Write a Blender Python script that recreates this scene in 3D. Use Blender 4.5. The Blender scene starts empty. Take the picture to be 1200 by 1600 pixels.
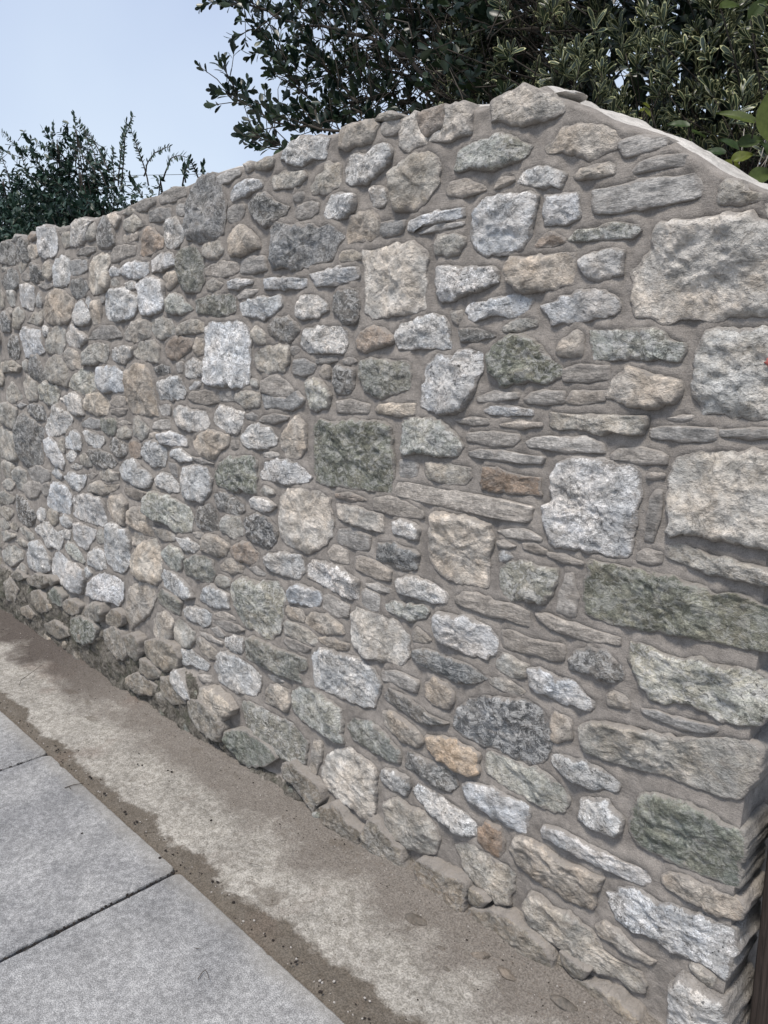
import bpy, math, random
import numpy as np
from mathutils import Vector, Matrix

# ------------------------------------------------------------------ camera, sky, sun, exposure
sc = bpy.context.scene
COL = sc.collection
F_PX, PITCH, YAW = 1202.0, math.radians(11.062), math.radians(44.415)
CAM = np.array([0.0, -1.41041, 1.4])
FH = np.array([-math.cos(YAW), math.sin(YAW), 0.0])
RIGHT = np.array([math.sin(YAW), math.cos(YAW), 0.0])
FWD = math.cos(PITCH) * FH + np.array([0, 0, -math.sin(PITCH)])
UP = np.cross(RIGHT, FWD)
cam_data = bpy.data.cameras.new('camera')
cam = bpy.data.objects.new('camera', cam_data)
COL.objects.link(cam)
cam_data.sensor_width = 36.0
cam_data.lens = F_PX / 1600.0 * 36.0
cam_data.clip_start = 0.02
cam_data.clip_end = 2000.0
M = Matrix((RIGHT.tolist(), UP.tolist(), (-FWD).tolist())).transposed().to_4x4()
M.translation = Vector(CAM.tolist())
cam.matrix_world = M
sc.camera = cam

SUN_DIR = Vector((0.10, -0.42, 0.90)).normalized()
world = bpy.data.worlds.new('World')
sc.world = world
world.use_nodes = True
wn, wl = world.node_tree.nodes, world.node_tree.links
wn.clear()
wo = wn.new('ShaderNodeOutputWorld')
bg = wn.new('ShaderNodeBackground')
sky = wn.new('ShaderNodeTexSky')
sky.sky_type = 'NISHITA'
sky.sun_disc = False
sky.sun_elevation = math.asin(SUN_DIR.z)
sky.sun_rotation = math.atan2(SUN_DIR.x, SUN_DIR.y)
sky.dust_density = 3.0
mixw = wn.new('ShaderNodeMix'); mixw.data_type = 'RGBA'
mixw.inputs[0].default_value = 0.82
tc = wn.new('ShaderNodeTexCoord')
nz = wn.new('ShaderNodeTexNoise'); nz.inputs['Scale'].default_value = 1.6; nz.inputs['Detail'].default_value = 4
rampw = wn.new('ShaderNodeValToRGB')
rampw.color_ramp.elements[0].position = 0.35; rampw.color_ramp.elements[0].color = (2.6, 3.08, 4.15, 1)
rampw.color_ramp.elements[1].position = 0.68; rampw.color_ramp.elements[1].color = (3.6, 4.1, 4.75, 1)
wl.new(tc.outputs['Generated'], nz.inputs['Vector'])
sepw = wn.new('ShaderNodeSeparateXYZ'); wl.new(tc.outputs['Generated'], sepw.inputs[0])
mw = wn.new('ShaderNodeMath'); mw.operation = 'MULTIPLY_ADD'
wl.new(sepw.outputs['Z'], mw.inputs[0]); mw.inputs[1].default_value = -0.55
aw = wn.new('ShaderNodeMath'); aw.operation = 'ADD'; wl.new(nz.outputs['Fac'], aw.inputs[0]); aw.inputs[1].default_value = 0.20
wl.new(aw.outputs[0], mw.inputs[2])
wl.new(mw.outputs[0], rampw.inputs['Fac'])
wl.new(sky.outputs['Color'], mixw.inputs[6])
wl.new(rampw.outputs['Color'], mixw.inputs[7])
wl.new(mixw.outputs[2], bg.inputs['Color'])
bg.inputs['Strength'].default_value = 0.083
wl.new(bg.outputs['Background'], wo.inputs['Surface'])

sd = bpy.data.lights.new('sun', 'SUN')
sd.energy = 1.5
sd.angle = math.radians(12)
sd.color = (1.0, 0.93, 0.84)
sun = bpy.data.objects.new('sun', sd)
COL.objects.link(sun)
sun.rotation_euler = SUN_DIR.to_track_quat('Z', 'Y').to_euler()
sun.location = (0, -3, 6)
sc.view_settings.view_transform = 'Standard'
sc.view_settings.look = 'None'
sc.view_settings.gamma = 1.0
sc.view_settings.use_curve_mapping = False
sc.view_settings.exposure = 1.34

# ------------------------------------------------------------------ helpers
rng = np.random.default_rng(7)
random.seed(7)

def ray(x, y):
    return FWD * F_PX + RIGHT * (x - 600) + UP * (800 - y)

def at(x, y, Y):                      # point on the upright plane y = Y
    d = ray(x, y)
    return CAM + d * ((Y - CAM[1]) / d[1])

def on_ground(x, y, z=0.0):
    d = ray(x, y)
    return CAM + d * ((z - CAM[2]) / d[2])

def _hash(ix, iy, iz, s):
    h = (ix * 374761393 + iy * 668265263 + iz * 1274126177 + s * 974634777) & 0xFFFFFFFF
    h = ((h ^ (h >> 13)) * 1103515245) & 0xFFFFFFFF
    h = ((h ^ (h >> 15)) * 2654435761) & 0xFFFFFFFF
    return ((h ^ (h >> 16)) & 0xFFFF) / 32767.5 - 1.0

def vn(P, s=0):
    P = np.asarray(P, float)
    i = np.floor(P).astype(np.int64); f = P - i
    f = f * f * (3 - 2 * f)
    r = 0
    for a in (0, 1):
        for b in (0, 1):
            for c in (0, 1):
                w = (f[..., 0] if a else 1 - f[..., 0]) * (f[..., 1] if b else 1 - f[..., 1]) * (f[..., 2] if c else 1 - f[..., 2])
                r = r + w * _hash(i[..., 0] + a, i[..., 1] + b, i[..., 2] + c, s)
    return r

def fbm(P, s=0, o=4, g=0.5):
    P = np.asarray(P, float); r = 0; a = 1.0; t = 0
    for k in range(o):
        r = r + a * vn(P * (2 ** k) + 17.3 * k, s + k); t += a; a *= g
    return r / t

def xyz(a, b, c=0.0):
    a = np.asarray(a, float)
    return np.stack([a, np.broadcast_to(b, a.shape).astype(float), np.broadcast_to(c, a.shape).astype(float)], -1)

def mesh_obj(name, V, Fc, mat, parent=None, smooth=True, mats=None, midx=None, cols=None, moss=None, smear=None):
    me = bpy.data.meshes.new(name)
    V = np.asarray(V, np.float32)
    if isinstance(Fc, np.ndarray):
        n = len(Fc); k = Fc.shape[1]
        me.vertices.add(len(V)); me.vertices.foreach_set('co', V.ravel())
        me.loops.add(n * k); me.loops.foreach_set('vertex_index', Fc.astype(np.int32).ravel())
        me.polygons.add(n)
        me.polygons.foreach_set('loop_start', np.arange(0, n * k, k, dtype=np.int32))
        me.polygons.foreach_set('loop_total', np.full(n, k, np.int32))
        me.update(calc_edges=True)
    else:
        me.from_pydata(V.tolist(), [], Fc)
    for m in (mats or [mat]):
        me.materials.append(m)
    if midx is not None:
        me.polygons.foreach_set('material_index', np.asarray(midx, np.int32))
    if smooth:
        me.polygons.foreach_set('use_smooth', np.ones(len(me.polygons), bool))
    if cols is not None:
        a = me.color_attributes.new('tone', 'FLOAT_COLOR', 'POINT')
        a.data.foreach_set('color', np.asarray(cols, np.float32).ravel())
    if moss is not None:
        a = me.attributes.new('moss', 'FLOAT', 'POINT')
        a.data.foreach_set('value', np.asarray(moss, np.float32).ravel())
    if smear is not None:
        a = me.attributes.new('smear', 'FLOAT', 'POINT')
        a.data.foreach_set('value', np.asarray(smear, np.float32).ravel())
    me.validate()
    o = bpy.data.objects.new(name, me)
    COL.objects.link(o)
    if parent is not None:
        o.parent = parent
    return o

def tag(o, label=None, cat=None, group=None, kind=None):
    if label: o['label'] = label
    if cat: o['category'] = cat
    if group: o['group'] = group
    if kind: o['kind'] = kind
    return o

def empty(name, loc=(0, 0, 0)):
    o = bpy.data.objects.new(name, None)
    o.empty_display_size = 0.1
    COL.objects.link(o); o.location = loc
    return o

# ------------------------------------------------------------------ materials
class NT:
    def __init__(s, name):
        s.m = bpy.data.materials.new(name); s.m.use_nodes = True
        s.n = s.m.node_tree.nodes; s.l = s.m.node_tree.links
        s.b = s.n['Principled BSDF']; s.out = s.n['Material Output']
    def new(s, t, **kw):
        x = s.n.new(t)
        for k, v in kw.items(): setattr(x, k, v)
        return x
    def pos(s, scale=(1, 1, 1), rot=(0, 0, 0)):
        g = s.new('ShaderNodeNewGeometry'); mp = s.new('ShaderNodeMapping')
        mp.inputs['Scale'].default_value = scale; mp.inputs['Rotation'].default_value = rot
        s.l.new(g.outputs['Position'], mp.inputs['Vector']); return mp.outputs['Vector']
    def noise(s, vec, scale, detail=4, rough=0.55, dist=0.0):
        x = s.new('ShaderNodeTexNoise'); s.l.new(vec, x.inputs['Vector'])
        x.inputs['Scale'].default_value = scale; x.inputs['Detail'].default_value = detail
        x.inputs['Roughness'].default_value = rough; x.inputs['Distortion'].default_value = dist
        return x.outputs['Fac']
    def voro(s, vec, scale, feature='F1', out='Distance'):
        x = s.new('ShaderNodeTexVoronoi', feature=feature); s.l.new(vec, x.inputs['Vector'])
        x.inputs['Scale'].default_value = scale; return x.outputs[out]
    def ramp(s, fac, stops):
        x = s.new('ShaderNodeValToRGB'); s.l.new(fac, x.inputs['Fac'])
        e = x.color_ramp.elements
        while len(e) < len(stops): e.new(0.5)
        for i, (p, c) in enumerate(stops):
            e[i].position = p
            e[i].color = (c, c, c, 1) if isinstance(c, (int, float)) else (*c, 1)
        return x.outputs['Color']
    def mix(s, fac, a, b, blend='MIX'):
        x = s.new('ShaderNodeMix', data_type='RGBA', blend_type=blend)
        for i, v in ((0, fac), (6, a), (7, b)):
            sock = x.inputs[i]
            if isinstance(v, (int, float)): sock.default_value = v if i == 0 else (v, v, v, 1)
            elif isinstance(v, tuple): sock.default_value = (*v, 1)
            else: s.l.new(v, sock)
        return x.outputs[2]
    def math(s, op, a, b=0.5, clamp=False):
        x = s.new('ShaderNodeMath', operation=op); x.use_clamp = clamp
        if op == 'MULTIPLY_ADD': x.inputs[2].default_value = 0.2
        for sock, v in ((x.inputs[0], a), (x.inputs[1], b)):
            if isinstance(v, (int, float)): sock.default_value = v
            else: s.l.new(v, sock)
        return x.outputs[0]
    def bump(s, h, strength, dist, prev=None):
        x = s.new('ShaderNodeBump'); x.inputs['Strength'].default_value = strength
        x.inputs['Distance'].default_value = dist
        s.l.new(h, x.inputs['Height'])
        if prev is not None: s.l.new(prev, x.inputs['Normal'])
        return x.outputs['Normal']
    def done(s, col, rough=0.85, normal=None, spec=0.3):
        if isinstance(col, tuple): s.b.inputs['Base Color'].default_value = (*col, 1)
        else: s.l.new(col, s.b.inputs['Base Color'])
        if isinstance(rough, (int, float)): s.b.inputs['Roughness'].default_value = rough
        else: s.l.new(rough, s.b.inputs['Roughness'])
        s.b.inputs['Specular IOR Level'].default_value = spec
        if normal is not None: s.l.new(normal, s.b.inputs['Normal'])
        return s.m

def stone_material():
    t = NT('rubble_stone')
    p = t.pos()
    at_ = t.new('ShaderNodeAttribute', attribute_name='tone')
    mo = t.new('ShaderNodeAttribute', attribute_name='moss')
    col, rough_amt = at_.outputs['Color'], at_.outputs['Alpha']
    # mottling: broad patches, crust of pale lichen, dark pitting
    n1 = t.noise(p, 30, 5, 0.72, 0.5)
    n2 = t.noise(p, 105, 3, 0.75, 0.3)
    n3 = t.noise(p, 330, 2, 0.7)
    c = t.mix(1.0, col, t.ramp(n1, [(0.36, 0.66), (0.46, 0.92), (0.55, 1.06), (0.66, 1.32)]), 'MULTIPLY')
    gate = t.math('MULTIPLY_ADD', t.ramp(t.noise(p, 8, 4, 0.6, 0.6), [(0.40, 0.0), (0.60, 1.0)]), 0.8)
    rk = t.math('MULTIPLY_ADD', t.math('MULTIPLY', rough_amt, 1.0, True), 1.0)
    gate = t.math('MULTIPLY', gate, rk, True)
    c = t.mix(gate, c, t.mix(1.0, c, t.ramp(n2, [(0.36, 0.48), (0.47, 0.90), (0.56, 1.12), (0.66, 1.65)]), 'MULTIPLY'))
    c = t.mix(gate, c, t.mix(1.0, c, t.ramp(n3, [(0.34, 0.62), (0.5, 1.0), (0.66, 1.42)]), 'MULTIPLY'))
    vein = t.math('ABSOLUTE', t.math('SUBTRACT', t.noise(t.pos((0.8, 1, 1.9), (0, 0.3, 0)), 9, 4, 0.6, 1.4), 0.5))
    c = t.mix(t.math('MULTIPLY', t.ramp(vein, [(0.0, 1.0), (0.022, 0.0)]), 0.5), c, (0.10, 0.096, 0.09))
    big = t.ramp(t.noise(t.pos((1, 1, 1.3)), 10, 8, 0.66, 0.7), [(0.42, 0.0), (0.57, 1.0)])
    c = t.mix(big, t.mix(1.0, c, (0.80, 0.80, 0.79), 'MULTIPLY'), t.mix(1.0, c, (1.22, 1.20, 1.17), 'MULTIPLY'))
    hue = t.ramp(t.noise(p, 13, 4, 0.6), [(0.4, 0.0), (0.6, 1.0)])
    c = t.mix(1.0, c, t.mix(hue, (1.045, 1.0, 0.95), (0.98, 1.0, 1.02)), 'MULTIPLY')
    # iron and clay stains
    st = t.ramp(t.noise(t.pos((1, 1, 1.8)), 15, 6, 0.68, 0.5), [(0.54, 0.0), (0.66, 1.0)])
    c = t.mix(t.math('MULTIPLY', st, 0.35), c, (0.27, 0.232, 0.195))
    # dark algae film
    al = t.ramp(t.noise(t.pos((1, 1, 1)), 24, 5, 0.76, 0.6), [(0.38, 0.0), (0.56, 1.0)])
    c = t.mix(t.math('MULTIPLY', al, mo.outputs['Fac'], True), c, t.mix(t.ramp(n2, [(0.4, 0.0), (0.6, 1.0)]), (0.062, 0.070, 0.055), (0.135, 0.148, 0.118)))
    # crisp patches of pale lichen crust on rough stones
    crust = t.math('MULTIPLY', t.ramp(t.noise(t.pos((1, 1, 1.2)), 38, 4, 0.80, 0.9), [(0.49, 0.0), (0.555, 1.0)]), rough_amt)
    c = t.mix(t.math('MULTIPLY', crust, 0.72, True), c, (0.62, 0.615, 0.60))
    pit = t.ramp(t.noise(p, 66, 4, 0.80, 1.0), [(0.36, 1.0), (0.42, 0.0)])
    c = t.mix(t.math('MULTIPLY', t.math('MULTIPLY', pit, 0.78), rk, True), c, (0.045, 0.046, 0.044))
    sa = t.new('ShaderNodeAttribute', attribute_name='smear')
    sf = t.math('ADD', t.math('MULTIPLY', sa.outputs['Fac'], 0.42), t.noise(p, 34, 4, 0.7, 0.4))
    c = t.mix(t.math('MULTIPLY', t.ramp(sf, [(0.685, 0.0), (0.765, 1.0)]), 0.8), c, (0.252, 0.233, 0.214))
    # chisel and grain relief
    ridg = t.math('ABSOLUTE', t.math('SUBTRACT', t.noise(t.pos((1, 1, 1.5)), 25, 7, 0.66, 1.1), 0.5))
    bs = t.new('ShaderNodeBump'); bs.inputs['Distance'].default_value = 0.015
    t.l.new(ridg, bs.inputs['Height']); t.l.new(t.math('MULTIPLY_ADD', rough_amt, 1.0), bs.inputs['Strength'])
    b = bs.outputs['Normal']
    b = t.bump(n1, 0.8, 0.007, b)
    b = t.bump(t.voro(t.pos((1, 1, 1.3)), 85), 0.35, 0.003, b)
    b = t.bump(n2, 0.9, 0.0042, b)
    b = t.bump(n3, 0.7, 0.0018, b)
    return t.done(c, 0.88, b, 0.25)

def slate_material():
    t = NT('slate_stone')
    at_ = t.new('ShaderNodeAttribute', attribute_name='tone')
    mo = t.new('ShaderNodeAttribute', attribute_name='moss')
    p = t.pos()
    n1 = t.noise(t.pos((1, 1, 1.5)), 24, 6, 0.66, 0.3)
    n2 = t.noise(t.pos((1, 1, 1.5)), 100, 6, 0.72)
    n3 = t.noise(p, 330, 2, 0.6)
    c = t.mix(1.0, at_.outputs['Color'], t.ramp(n1, [(0.38, 0.72), (0.5, 1.0), (0.62, 1.25)]), 'MULTIPLY')
    c = t.mix(1.0, c, t.ramp(n2, [(0.38, 0.74), (0.5, 1.0), (0.62, 1.28)]), 'MULTIPLY')
    c = t.mix(1.0, c, t.ramp(n3, [(0.3, 0.86), (0.7, 1.12)]), 'MULTIPLY')
    st = t.ramp(t.noise(p, 17, 5, 0.6), [(0.56, 0.0), (0.72, 1.0)])
    c = t.mix(t.math('MULTIPLY', st, 0.4), c, (0.25, 0.215, 0.18))
    sa = t.new('ShaderNodeAttribute', attribute_name='smear')
    sf = t.math('ADD', t.math('MULTIPLY', sa.outputs['Fac'], 0.42), t.noise(p, 34, 4, 0.7, 0.4))
    c = t.mix(t.math('MULTIPLY', t.ramp(sf, [(0.685, 0.0), (0.765, 1.0)]), 0.8), c, (0.252, 0.233, 0.214))
    ledge = t.new('ShaderNodeTexNoise')
    t.l.new(t.pos((1, 1, 3.6), (0, 0.06, 0)), ledge.inputs['Vector'])
    ledge.inputs['Scale'].default_value = 18; ledge.inputs['Detail'].default_value = 5; ledge.inputs['Roughness'].default_value = 0.7
    b = t.bump(ledge.outputs['Fac'], 0.7, 0.009)
    b = t.bump(n1, 0.6, 0.007, b)
    b = t.bump(n2, 0.6, 0.002, b)
    b = t.bump(n3, 0.5, 0.0008, b)
    return t.done(c, 0.8, b, 0.3)

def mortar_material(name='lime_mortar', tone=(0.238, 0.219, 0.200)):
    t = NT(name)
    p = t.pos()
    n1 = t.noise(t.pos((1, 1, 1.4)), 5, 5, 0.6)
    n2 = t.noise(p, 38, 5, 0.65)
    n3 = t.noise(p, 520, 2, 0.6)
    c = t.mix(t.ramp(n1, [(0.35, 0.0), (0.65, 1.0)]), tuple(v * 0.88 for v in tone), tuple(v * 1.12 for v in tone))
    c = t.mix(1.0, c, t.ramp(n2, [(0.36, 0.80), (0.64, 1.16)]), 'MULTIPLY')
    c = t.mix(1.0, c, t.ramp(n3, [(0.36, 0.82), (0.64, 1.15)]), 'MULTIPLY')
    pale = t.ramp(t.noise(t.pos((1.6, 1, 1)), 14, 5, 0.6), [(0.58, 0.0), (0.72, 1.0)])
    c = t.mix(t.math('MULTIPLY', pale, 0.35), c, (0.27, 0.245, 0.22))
    # pebbles of the aggregate, brush strokes and grit
    wv = t.new('ShaderNodeTexNoise'); t.l.new(t.pos((0.9, 1, 7.0), (0, 0.25, 0)), wv.inputs['Vector'])
    wv.inputs['Scale'].default_value = 30; wv.inputs['Detail'].default_value = 5; wv.inputs['Distortion'].default_value = 1.2
    b = t.bump(wv.outputs['Fac'], 0.35, 0.003)
    b = t.bump(n2, 0.6, 0.006, b)
    b = t.bump(t.noise(p, 190, 3, 0.7), 0.7, 0.0022, b)
    b = t.bump(n3, 0.5, 0.0009, b)
    return t.done(c, 0.95, b, 0.15)

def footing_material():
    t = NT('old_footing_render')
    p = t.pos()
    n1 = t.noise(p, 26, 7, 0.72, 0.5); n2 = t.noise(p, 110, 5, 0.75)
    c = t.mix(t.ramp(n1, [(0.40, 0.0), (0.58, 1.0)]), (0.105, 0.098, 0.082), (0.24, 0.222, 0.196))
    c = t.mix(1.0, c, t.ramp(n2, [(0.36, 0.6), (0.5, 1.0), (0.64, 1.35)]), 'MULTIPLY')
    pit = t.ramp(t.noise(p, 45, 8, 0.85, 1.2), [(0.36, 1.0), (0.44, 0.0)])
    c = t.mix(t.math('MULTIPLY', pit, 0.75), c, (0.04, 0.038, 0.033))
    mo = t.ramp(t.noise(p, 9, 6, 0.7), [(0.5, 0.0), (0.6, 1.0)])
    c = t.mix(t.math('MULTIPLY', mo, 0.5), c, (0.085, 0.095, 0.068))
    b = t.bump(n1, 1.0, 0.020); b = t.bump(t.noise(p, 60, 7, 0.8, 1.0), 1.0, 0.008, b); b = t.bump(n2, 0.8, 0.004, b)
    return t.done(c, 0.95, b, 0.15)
STONE = stone_material()
SLATE = slate_material()
MORTAR = mortar_material()
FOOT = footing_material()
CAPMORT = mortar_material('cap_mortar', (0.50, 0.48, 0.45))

# ------------------------------------------------------------------ ground
def ground_material():
    t = NT('trampled_earth')
    p = t.pos()
    c = t.mix(t.noise(p, 3, 6), (0.11, 0.095, 0.075), (0.2, 0.18, 0.15))
    return t.done(c, 0.95, t.bump(t.noise(p, 60, 5), 0.5, 0.01))
GM = ground_material()
g = 600.0
xs = [-g, -60, -20, -9.5, 4, 20, 60, g]; ys = [-g, -60, -20, -6, 5, 20, 60, g]
V = [(x, y, -0.09) for y in ys for x in xs]
Fq = [(j * 8 + i, j * 8 + i + 1, j * 8 + i + 9, j * 8 + i + 8) for j in range(7) for i in range(7)]
tag(mesh_obj('ground', V, Fq, GM, smooth=False), kind='structure')

def strip_material():
    t = NT('dusty_concrete')
    p = t.pos()
    sep = t.new('ShaderNodeSeparateXYZ'); t.l.new(p, sep.inputs[0])
    Y = sep.outputs['Y']; X = sep.outputs['X']
    wob = t.noise(p, 5.5, 5, 0.6)
    wob2 = t.noise(p, 26, 5, 0.65)
    # worn pale concrete, mottled
    c = t.mix(t.ramp(t.noise(p, 46, 4, 0.74), [(0.40, 0.0), (0.60, 1.0)]), (0.25, 0.236, 0.21), (0.39, 0.372, 0.34))
    c = t.mix(1.0, c, t.ramp(t.noise(p, 6, 5, 0.6), [(0.3, 0.78), (0.7, 1.15)]), 'MULTIPLY')
    # taupe mortar dust below the wall
    yy = t.math('ADD', Y, t.math('MULTIPLY', t.math('SUBTRACT', wob, 0.5), 0.42))
    yy = t.math('ADD', yy, t.math('MULTIPLY', t.math('SUBTRACT', wob2, 0.5), 0.09))
    fw = t.ramp(t.math('ADD', yy, 1.0), [(0.74, 0.0), (0.86, 1.0)])
    dust = t.mix(t.noise(p, 60, 4, 0.75), (0.118, 0.105, 0.093), (0.228, 0.206, 0.183))
    c = t.mix(t.math('MULTIPLY', fw, 0.93), c, dust)
    # damp brown soil along the slab edge
    ye = t.math('SUBTRACT', Y, t.math('MULTIPLY', t.math('SUBTRACT', wob, 0.5), 0.20))
    ye = t.math('SUBTRACT', ye, t.math('MULTIPLY', t.ramp(t.math('MULTIPLY', t.math('ADD', X, 1.75), 1.2), [(0.0, 0.0), (1.0, 1.0)]), 0.065))
    ye = t.math('SUBTRACT', ye, t.math('MULTIPLY', t.math('SUBTRACT', wob2, 0.5), 0.05))
    fe = t.ramp(t.math('ADD', ye, 1.0), [(0.572, 1.0), (0.592, 0.0)])
    soil = t.mix(t.noise(p, 34, 6, 0.7), (0.060, 0.050, 0.040), (0.135, 0.113, 0.088))
    c = t.mix(t.math('MULTIPLY', fe, 0.85), c, soil)
    # a few damp patches and reddish clay
    sp = t.ramp(t.noise(p, 7.5, 3, 0.5, 0.3), [(0.66, 0.0), (0.70, 1.0)])
    c = t.mix(t.math('MULTIPLY', sp, 0.5), c, (0.13, 0.112, 0.092))
    rd = t.ramp(t.noise(p, 3.3, 4, 0.6), [(0.58, 0.0), (0.72, 1.0)])
    c = t.mix(t.math('MULTIPLY', rd, 0.4), c, (0.17, 0.125, 0.10))
    far = t.ramp(t.math('MULTIPLY', t.math('ADD', X, 2.9), -0.7), [(0.0, 0.0), (0.5, 1.0)])
    c = t.mix(t.math('MULTIPLY', far, t.math('MULTIPLY', fw, 0.8)), c, (0.075, 0.062, 0.055))
    grit = t.ramp(t.noise(p, 210, 3, 0.7), [(0.38, 0.68), (0.5, 1.0), (0.62, 1.28)])
    c = t.mix(1.0, c, grit, 'MULTIPLY')
    b = t.bump(t.noise(p, 30, 6, 0.7), 0.5, 0.010)
    b = t.bump(t.noise(p, 120, 4, 0.75), 0.6, 0.0045, b)
    b = t.bump(t.noise(p, 420, 3, 0.7), 0.6, 0.0018, b)
    return t.done(c, 0.93, b, 0.2)
SM = strip_material()
def strip_height(X, Y):
    z = 0.010 * fbm(xyz(X * 5, Y * 5), 3) + 0.004 * fbm(xyz(X * 30, Y * 30), 4)
    bank = np.clip((Y + 0.17) / 0.17, 0, 1)
    z = z + 0.030 * bank ** 2 * (0.75 + 0.6 * fbm(xyz(X * 3, Y * 3), 9))
    edge = np.clip((-0.44 - Y) / 0.035, 0, 1)
    z = z - 0.012 * edge + 0.004 * fbm(xyz(X * 45, Y * 45), 12) * (Y < -0.38)
    grit = np.clip(fbm(xyz(X * 70, Y * 70), 21, 2) - 0.35, 0, 1) * 0.012
    return z + grit - 0.002
def grid_sheet(name, x0, x1, nx, y0, y1, ny, hf, mat, px=1.0):
    s = np.linspace(0, 1, nx) ** px
    X, Y = np.meshgrid(x1 + (x0 - x1) * s, np.linspace(y0, y1, ny))
    Z = hf(X, Y)
    V = np.stack([X, Y, Z], -1).reshape(-1, 3)
    i = np.arange(nx * ny).reshape(ny, nx)
    Fq = np.stack([i[:-1, :-1], i[1:, :-1], i[1:, 1:], i[:-1, 1:]], -1).reshape(-1, 4)
    return mesh_obj(name, V, Fq, mat)
tag(grid_sheet('concrete_strip', -9.3, 1.2, 1150, -0.52, 0.10, 84, strip_height, SM, 1.35), kind='structure')

# paving slabs of pale granite-look concrete
def slab_material():
    t = NT('granite_slab')
    p = t.pos()
    oi = t.new('ShaderNodeObjectInfo')
    n2 = t.noise(p, 330, 2, 0.8)
    n1 = t.noise(p, 60, 4, 0.7)
    n0 = t.noise(p, 7, 5, 0.62)
    c = t.mix(t.ramp(n2, [(0.42, 0.0), (0.58, 1.0)]), (0.165, 0.166, 0.168), (0.40, 0.40, 0.395))
    c = t.mix(1.0, c, t.ramp(n1, [(0.38, 0.74), (0.5, 1.0), (0.62, 1.28)]), 'MULTIPLY')
    c = t.mix(1.0, c, t.ramp(n0, [(0.3, 0.80), (0.7, 1.15)]), 'MULTIPLY')
    c = t.mix(t.math('MULTIPLY', oi.outputs['Random'], 0.25), c, (0.20, 0.205, 0.215))
    dk = t.ramp(t.noise(p, 2.1, 5, 0.6, 0.4), [(0.46, 0.0), (0.60, 1.0)])
    c = t.mix(dk, c, t.mix(1.0, c, (0.76, 0.765, 0.78), 'MULTIPLY'))
    wh = t.ramp(t.noise(p, 26, 6, 0.75, 0.5), [(0.62, 0.0), (0.70, 1.0)])
    c = t.mix(t.math('MULTIPLY', wh, 0.35), c, (0.42, 0.42, 0.42))
    sep = t.new('ShaderNodeSeparateXYZ'); t.l.new(p, sep.inputs[0])
    ed = t.math('ADD', sep.outputs['Y'], t.math('MULTIPLY', t.math('SUBTRACT', t.noise(p, 11, 5, 0.65), 0.5), 0.10))
    fe = t.ramp(t.math('ADD', ed, 1.0), [(0.46, 0.0), (0.515, 1.0)])
    c = t.mix(t.math('MULTIPLY', fe, 0.5), c, (0.25, 0.237, 0.212))
    b = t.bump(n1, 0.4, 0.003)
    b = t.bump(n2, 0.55, 0.0014, b)
    return t.done(c, 0.85, b, 0.3)
SLAB = slab_material()
paving = tag(empty('paving', (0, -0.5, 0)), kind='structure')
def slab(cx, cy, w, d, z=0.004):
    # rounded-corner slab with chipped edge, worn arris, 45 mm thick
    r = 0.022; P = []
    hw, hd = w / 2, d / 2
    for k, (sx, sy) in enumerate(((1, 1), (-1, 1), (-1, -1), (1, -1))):
        for a in range(5):
            th = math.pi / 2 * (k + a / 4)
            P.append((sx * (hw - r) + r * math.cos(th), sy * (hd - r) + r * math.sin(th)))
    Q = []
    for i in range(len(P)):
        a, b_ = np.array(P[i]), np.array(P[(i + 1) % len(P)])
        n = max(1, int(np.linalg.norm(b_ - a) / 0.012))
        for j in range(n): Q.append(a + (b_ - a) * j / n)
    Q = np.array(Q); n = len(Q)
    W = xyz((Q[:, 0] + cx) * 28, (Q[:, 1] + cy) * 28)
    chip = 0.005 * np.abs(fbm(W, 31)) + 0.030 * np.clip(fbm(W * 0.5, 35) - 0.30, 0, 1)
    L = np.maximum(np.linalg.norm(Q, axis=1, keepdims=True), 1e-6)
    Vs = []
    for inset, zz in ((0.004, -0.045), (0.0, -0.006), (0.0015, -0.002), (0.005, 0.0), (0.02, 0.0008)):
        q = Q - Q / L * (inset + chip[:, None])
        Vs.append(np.concatenate([q, np.full((n, 1), zz)], 1))
    V = np.concatenate(Vs)
    Fs = [(k * n + i, k * n + (i + 1) % n, (k + 1) * n + (i + 1) % n, (k + 1) * n + i) for k in range(4) for i in range(n)]
    Fs.append(tuple(range(4 * n, 5 * n)))
    o = mesh_obj('paving_slab', V, Fs, SLAB, smooth=False)
    o.parent = paving; o.location = (cx, cy + 0.5, z)
    return o
SW, J = 0.906, 0.010
x_j = -1.776     # a joint
for r_, (y0, y1) in enumerate(((-1.085, -0.478), (-1.70, -1.095), (-2.31, -1.71), (-2.93, -2.32))):
    off = 0 if r_ % 2 == 0 else 0.0
    for k in range(-8, 4):
        a = x_j + k * (SW + J) + J / 2 + off
        slab(a + SW / 2, (y0 + y1) / 2, SW, y1 - y0, 0.004 + 0.0015 * random.uniform(-1, 1))
bed = NT('jointing_sand')
bp = bed.pos()
BED = bed.done(bed.mix(bed.noise(bp, 60, 6), (0.045, 0.036, 0.028), (0.12, 0.10, 0.078)), 0.95, bed.bump(bed.noise(bp, 150, 4), 0.7, 0.004))
tag(grid_sheet('paving_bed', -9.3, 2.0, 300, -3.0, -0.50, 40, lambda X, Y: -0.016 + 0.006 * fbm(xyz(X * 20, Y * 20), 5), BED), kind='structure')

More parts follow.
